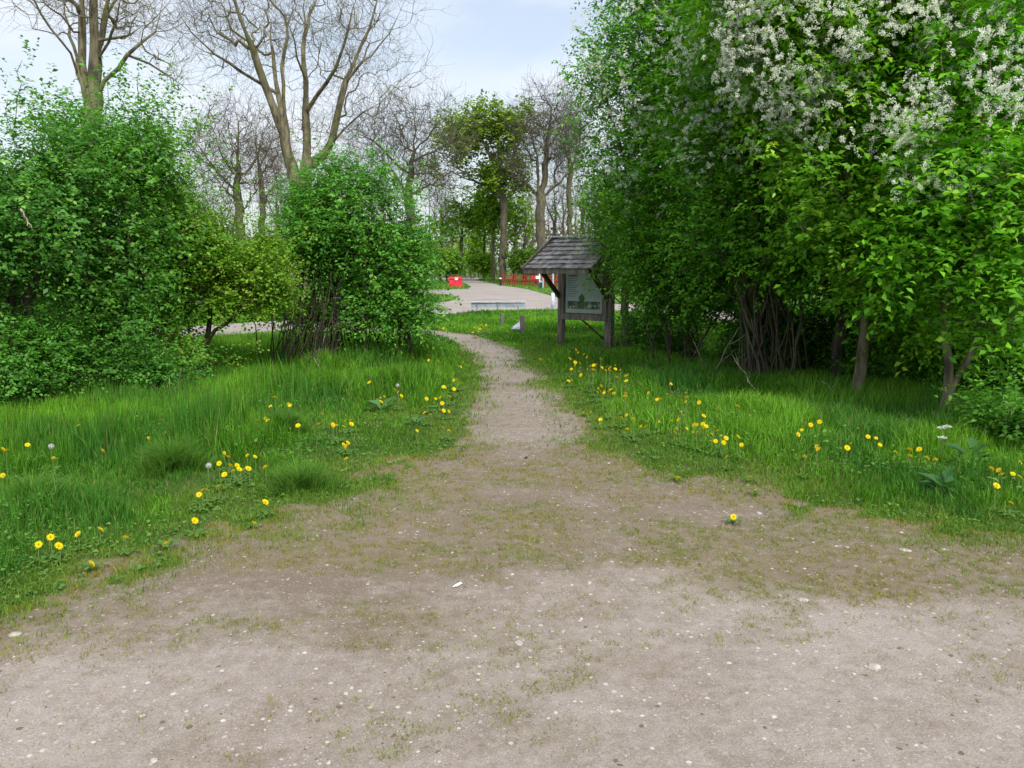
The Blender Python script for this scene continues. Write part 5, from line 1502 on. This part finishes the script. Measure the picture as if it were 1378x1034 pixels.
black_post()

# ------------------------------------------------------------------ tussocks and herbs
def tussock(px, py, rad, h, label, seed, n=2600):
    r2 = np.random.default_rng(seed); c = G(px, py)
    a = r2.uniform(0, 6.28, n); rr = rad * r2.uniform(0, 1, n) ** .8 * (.5 + .3 * np.sin(a * 3 + seed))
    x = c[0] + rr * np.cos(a); y = c[1] + rr * np.sin(a)
    hh = h * r2.uniform(.35, 1.25, n); w = .0058 * r2.uniform(.7, 1.3, n)
    hh = hh * (1.15 - .7 * np.clip(rr / (rad * .8), 0, 1))
    col = lerp((0.055, 0.15, 0.022), (0.14, 0.29, 0.04), r2.uniform(0, 1, n))
    lean = r2.uniform(.15, 1.15, n)
    z = np.full(n, float(ground_z(np.array([c[0]]), np.array([c[1]]))[0]))
    V, q, t, C = blades(x, y, hh, w, col, lean, r2, zoff=z)
    # lean outwards: move mids and tips along the radial direction
    V = V.reshape(n, 5, 3)
    ph = np.arctan2(y - c[1], x - c[0]) + r2.normal(0, .7, n)
    lx, ly = np.cos(ph) * lean * hh, np.sin(ph) * lean * hh
    V[:, 4, 0] = x + lx; V[:, 4, 1] = y + ly
    dx = (x + lx * .3) - (V[:, 2, 0] + V[:, 3, 0]) / 2; dy = (y + ly * .3) - (V[:, 2, 1] + V[:, 3, 1]) / 2
    V[:, 2, 0] += dx; V[:, 3, 0] += dx; V[:, 2, 1] += dy; V[:, 3, 1] += dy
    V = V.reshape(-1, 3) - np.array([c[0], c[1], z[0]])
    o = link('grass_tussock', mk_mesh('grass_tussock', V, q, t, C, [M['grass']]), loc=(c[0], c[1], z[0]))
    tag(o, label, 'grass tussock', 'dark grass tussocks in the left verge')
tussock(232, 640, .42, .25, 'dark dense tussock above the pair of white seed heads', 1, 2000)
tussock(405, 658, .44, .19, 'dark tussock at the edge of the gravel, nearest the path mouth', 2, 2000)
tussock(382, 584, .36, .23, 'dark tussock further back in the left verge', 3, 1500)
tussock(45, 690, .42, .22, 'tussock at the left picture edge above the row of four dandelions', 4, 1600)

def herb(px, py, label, name, n, L_, w_, h, col, seed, upr=.5):
    r2 = np.random.default_rng(seed); c = G(px, py)
    root_z = float(ground_z(np.array([c[0]]), np.array([c[1]]))[0])
    a = r2.uniform(0, 6.28, n); d = normz(np.stack([np.cos(a), np.sin(a), r2.uniform(.2, 1.0, n) * upr * 2], -1))
    p = np.stack([np.cos(a) * .02, np.sin(a) * .02, r2.uniform(0, h, n)], -1)
    V, q, vp = leaf_geo(p, d, np.tile([0, 0, 1.0], (n, 1)) + r2.normal(0, .2, (n, 3)), L_ * r2.uniform(.6, 1.1, n), w_ * r2.uniform(.7, 1.2, n))
    C = np.repeat(np.array(col) * r2.uniform(.8, 1.2, n)[:, None], vp, 0)
    o = link(name, mk_mesh(name, V, q, col=C, mats=[M['leaf']]), loc=(c[0], c[1], root_z)); tag(o, label, 'plant')
    return o
herb(512, 560, 'broad leaved dock in the left verge among dandelions', 'dock_plant', 9, .22, .07, .08, (.07, .17, .04), 1)
herb(560, 575, 'smaller broad leaved dock nearer the path edge', 'dock_plant', 7, .16, .06, .04, (.07, .17, .04), 2)
herb(1268, 668, 'broad leaved herb at the foot of the right verge', 'dock_plant', 12, .17, .09, .10, (.045, .13, .035), 3)
herb(1305, 640, 'broad leaved herb left of the dandelions at the right picture edge', 'dock_plant', 14, .2, .08, .2, (.045, .13, .03), 4)
herb(140, 700, 'flat leafy weed in the short grass of the left verge', 'dock_plant', 9, .12, .045, .03, (.07, .17, .03), 5, .2)
herb(592, 440, 'pale leafy weed on the near verge of the road', 'dock_plant', 8, .3, .10, .1, (.1, .2, .05), 6, .3)

def umbel(px, py, h, label, seed):
    r2 = np.random.default_rng(seed); c = G(px, py, h); gz = 0
    root = empty('cow_parsley', (c[0], c[1], 0)); tag(root, label, 'wild flower', 'white flowering cow parsley')
    m = MB(); m.tube([(0, 0, 0), (.01, 0, h * .6), (0, 0, h - .03)], [.003, .0025, .002], 5)
    for k in range(8):
        a = k / 8 * 6.28; m.tube([(0, 0, h - .03), (.025 * math.cos(a), .025 * math.sin(a), h)], .001, 3)
    ms, nt_, b_ = new_mat('stem_green'); b_.inputs['Base Color'].default_value = (.08, .17, .04, 1)
    m.build('stem', ms, root)
    n = 150; a = r2.uniform(0, 6.28, n); rr = .034 * np.sqrt(r2.uniform(0, 1, n))
    k8 = r2.integers(0, 9, n); a8 = k8 / 8 * 6.283; r8 = np.where(k8 == 8, 0, .026); rr = rr * .26
    p = np.stack([r8 * np.cos(a8) + rr * np.cos(a), r8 * np.sin(a8) + rr * np.sin(a), h + .006 - r8 * .2 + r2.normal(0, .003, n)], -1)
    V, q, vp = leaf_geo(p, normz(r2.normal(0, 1, (n, 3)) * [1, 1, .3]), np.tile([0, -.3, 1.], (n, 1)), np.full(n, .007), np.full(n, .006), True)
    link('umbel', mk_mesh('umbel', V, q, col=np.tile((.75, .78, .74), (len(V), 1)), mats=[M['petal']]), root)
umbel(1267, 576, .32, 'larger white cow parsley umbel at the foot of the mossy trunk', 1)
umbel(1275, 574, .34, 'white cow parsley umbel touching the right of the larger one', 2)
umbel(1268, 589, .27, 'lower small white cow parsley umbel below the pair', 3)

# ------------------------------------------------------------------ dandelions
def dandelion_head():
    r2 = np.random.default_rng(9); V = []; Q = []; C = []
    for ring, (cnt, el, rad) in enumerate(((20, .15, 1.0), (17, .45, .85), (13, .8, .62), (9, 1.2, .4))):
        for k in range(cnt):
            a = 6.283 * (k + ring * .37) / cnt + r2.normal(0, .06)
            d = np.array([math.cos(a) * math.cos(el), math.sin(a) * math.cos(el), math.sin(el) * .8])
            s = np.array([-math.sin(a), math.cos(a), 0]) * .11
            o = len(V); b0 = d * .08
            V += [b0, d * rad * .6 + s, d * rad, d * rad * .6 - s]; Q.append((o, o + 1, o + 2, o + 3))
            cc = (0.86, 0.68, 0.008) if ring < 2 else (0.82, 0.56, 0.006)
            C += [cc] * 4
    return mk_mesh('flower_head', np.array(V) * .0185, Q, col=np.array(C), mats=[M['dand']])
def clock_head():
    r2 = np.random.default_rng(10); n = 260
    d = normz(r2.normal(0, 1, (n, 3))); p = d * .019 * r2.uniform(.85, 1.1, (n, 1))
    V, q, vp = leaf_geo(p, normz(np.cross(d, r2.normal(0, 1, (n, 3)))), d, np.full(n, .006), np.full(n, .006), True)
    return mk_mesh('seed_head', V, q, col=np.tile((.62, .64, .62), (len(V), 1)), mats=[M['petal']])
HEAD, CLOCK = dandelion_head(), clock_head()
ms_, nt_, b_ = new_mat('flower_stem'); b_.inputs['Base Color'].default_value = (.14, .19, .06, 1); b_.inputs['Roughness'].default_value = .6
def stem_mesh():
    m = MB(); m.tube([(0, 0, 0), (.006, .003, .5), (0, 0, .985)], [.0024, .0021, .0019], 5)
    me = bpy.data.meshes.new('stem'); me.from_pydata(m.v, [], m.f); me.materials.append(ms_); return me
STEM = stem_mesh()
def calyx_mesh():
    m = MB(); m.tube([(0, 0, -.012), (0, 0, -.006), (0, 0, .001)], [.003, .007, .0075], 8)
    me = bpy.data.meshes.new('calyx'); me.from_pydata(m.v, [], m.f); me.materials.append(ms_); return me
CAL = calyx_mesh()
def rosette_mesh():
    r2 = np.random.default_rng(12); n = 8; a = np.arange(n) / n * 6.283 + r2.normal(0, .2, n)
    V = []; Q = []
    for k in range(n):
        d = np.array([math.cos(a[k]), math.sin(a[k]), 0]); sd = np.array([-d[1], d[0], 0]); ln = r2.uniform(.07, .12)
        prof = [(0, .003), (.3, .010), (.38, .005), (.55, .016), (.62, .008), (.8, .018), (1, .001)]
        o = len(V)
        for t, w in prof:
            c = d * ln * t + np.array([0, 0, .05 * math.sin(t * 2.2)]); V += [c - sd * w, c + sd * w]
        for i in range(len(prof) - 1): Q.append((o + 2 * i, o + 2 * i + 1, o + 2 * i + 3, o + 2 * i + 2))
    return mk_mesh('leaf_rosette', V, Q, col=np.tile((.085, .19, .025), (len(V), 1)), mats=[M['leaf']])
ROS = rosette_mesh()
rd = random.Random(4)
def dandelion(px, py, label, group, clock=False, scale=1.0):
    g = G(px, py, 0.0); hh = float(tall(np.array([g[0]]), np.array([g[1] ]))[0])
    s = float(bare(np.array([g[0]]), np.array([g[1]]))[0])
    h = max(.035, min(.24, hh * 0.85 + .02)) if s < 0 else .035
    for _ in range(3):
        g = G(px, py, h)
        hh = float(tall(np.array([g[0]]), np.array([g[1]]))[0]); s = float(bare(np.array([g[0]]), np.array([g[1]]))[0])
        h = max(.04, min(.36, hh * (1.2 if g[1] < 7.5 else 1.35) + .06)) if s < 0 else .035
        if g[1] < 7.2: h = min(h, .19)
        if clock: h += .04
    g = G(px, py, h); gz = float(ground_z(np.array([g[0]]), np.array([g[1]]))[0])
    root = empty('dandelion', (g[0], g[1], gz)); tag(root, label, 'dandelion', group)
    st = link('stem', STEM, root); st.scale = (1, 1, h - gz); st.rotation_euler.z = rd.uniform(0, 6.28)
    ro = link('leaf_rosette', ROS, root); ro.rotation_euler.z = rd.uniform(0, 6.28); rk = rd.uniform(.55, .9); ro.scale = (rk, rk, rk)
    ca = link('calyx', CAL, root); ca.location = (0, 0, h - gz)
    hd = link('seed_head' if clock else 'flower_head', CLOCK if clock else HEAD, root); hd.location = (0, 0, h - gz)
    k = (1.1 if clock else rd.uniform(.95, 1.5) * (1 + .035 * max(0, g[1] - 6))) * scale
    hd.scale = (k, k, k)
    hd.rotation_euler = (rd.uniform(.6, 1.15), rd.uniform(-.25, .25), rd.uniform(0, 6.28))
for k, (place, pts) in enumerate(CL.items()):
    for (px, py) in pts:
        dandelion(px, py, 'yellow dandelion ' + place, 'yellow dandelions ' + place)
for px, py, lab in ((262, 701, 'lone yellow dandelion at the gravel edge, lower left verge'), (342, 705, 'lone small yellow dandelion on the gravel rim left of centre'),
                    (123, 759, 'yellow dandelion furthest down at lower left, on short turf'), (357, 676, 'tiny yellow dandelion below the tussock at the gravel edge'),
                    (294, 655, 'small lone dandelion between the trio and the loose cluster'), (304, 577, 'large lone yellow dandelion behind the loose cluster'),
                    (561, 580, 'lone yellow dandelion in short grass left of the path mouth'), (912, 644, 'lone yellow dandelion on the turf right of the path mouth'),
                    (1009, 642, 'upper of two yellow dandelions at the worn edge of the right verge'), (1017, 660, 'lower of two yellow dandelions at the worn edge of the right verge'),
                    (987, 696, 'only yellow dandelion growing in the bare gravel right of centre')):
    dandelion(px, py, lab, 'lone yellow dandelions')
dandelion(69, 601, 'white dandelion seed head in the tall grass at the left edge', 'dandelion seed heads', True)
dandelion(281, 627, 'white dandelion seed head beside the big dark tussock', 'dandelion seed heads', True)
dandelion(535, 519, 'white dandelion seed head below the black marker post', 'dandelion seed heads', True)

# ------------------------------------------------------------------ loose bits on the gravel
def stone(px, py, sx, sy, h, label, seed, mat=None, rz=0):
    r2 = np.random.default_rng(seed); c = G(px, py); k = 9; V = []
    for zf, rf in ((-.3, .9), (.25, 1), (.75, .8), (1, .4)):
        for j in range(k):
            a = 6.283 * j / k; V.append((sx * rf * math.cos(a) * (1 + r2.normal(0, .08)), sy * rf * math.sin(a) * (1 + r2.normal(0, .08)), h * zf))
    Fc = [(i * k + j, i * k + (j + 1) % k, (i + 1) * k + (j + 1) % k, (i + 1) * k + j) for i in range(3) for j in range(k)] + [tuple(3 * k + j for j in range(k))]
    me = bpy.data.meshes.new('stone'); me.from_pydata(V, [], Fc); me.materials.append(mat or M['stone'])
    for p_ in me.polygons: p_.use_smooth = True
    gz = float(ground_z(np.array([c[0]]), np.array([c[1]]))[0])
    o = link('stone', me, loc=(c[0], c[1], gz)); o.rotation_euler.z = rz; tag(o, label, 'stone', 'flat stones set in the worn ground')
for i, (px, py, sx, sy, h, lab) in enumerate([(1080, 805, .035, .022, .008, 'flat grey stone set in the worn gravel right of centre'), (1176, 897, .035, .025, .008, 'flat pale stone low in the gravel at right'),
     (793, 784, .022, .012, .006, 'small pale stone flake right of the white chip'), (698, 864, .026, .018, .008, 'pale rounded stone in the gravel near bottom centre'),
     (1218, 744, .036, .022, .008, 'pale flat stone near the right verge'), (21, 857, .03, .022, .01, 'stone at the left picture edge in the gravel'),
     (708, 617, .02, .014, .018, 'small dark stone in the mouth of the path'), (1022, 690, .028, .018, .007, 'pale stone flake at the worn edge of the right verge')]):
    stone(px, py, sx, sy, h, lab, i, M['bark_dark'] if i == 6 else None, i * .7)
def chip():
    c = G(617, 788); gz = float(ground_z(np.array([c[0]]), np.array([c[1]]))[0])
    m = MB(); m.box((0, 0, .006), (.018, .05, .006), taper=.8)
    m.box((0, -.034, .006), (.008, .022, .004))
    o = m.build('wood_chip', M['poster_light'], bevel=.001, loc=(c[0], c[1], gz + .003)); o.rotation_euler = (0, .1, -.6); tag(o, 'small white chip of wood lying on the worn ground at centre', 'wood chip')
chip()
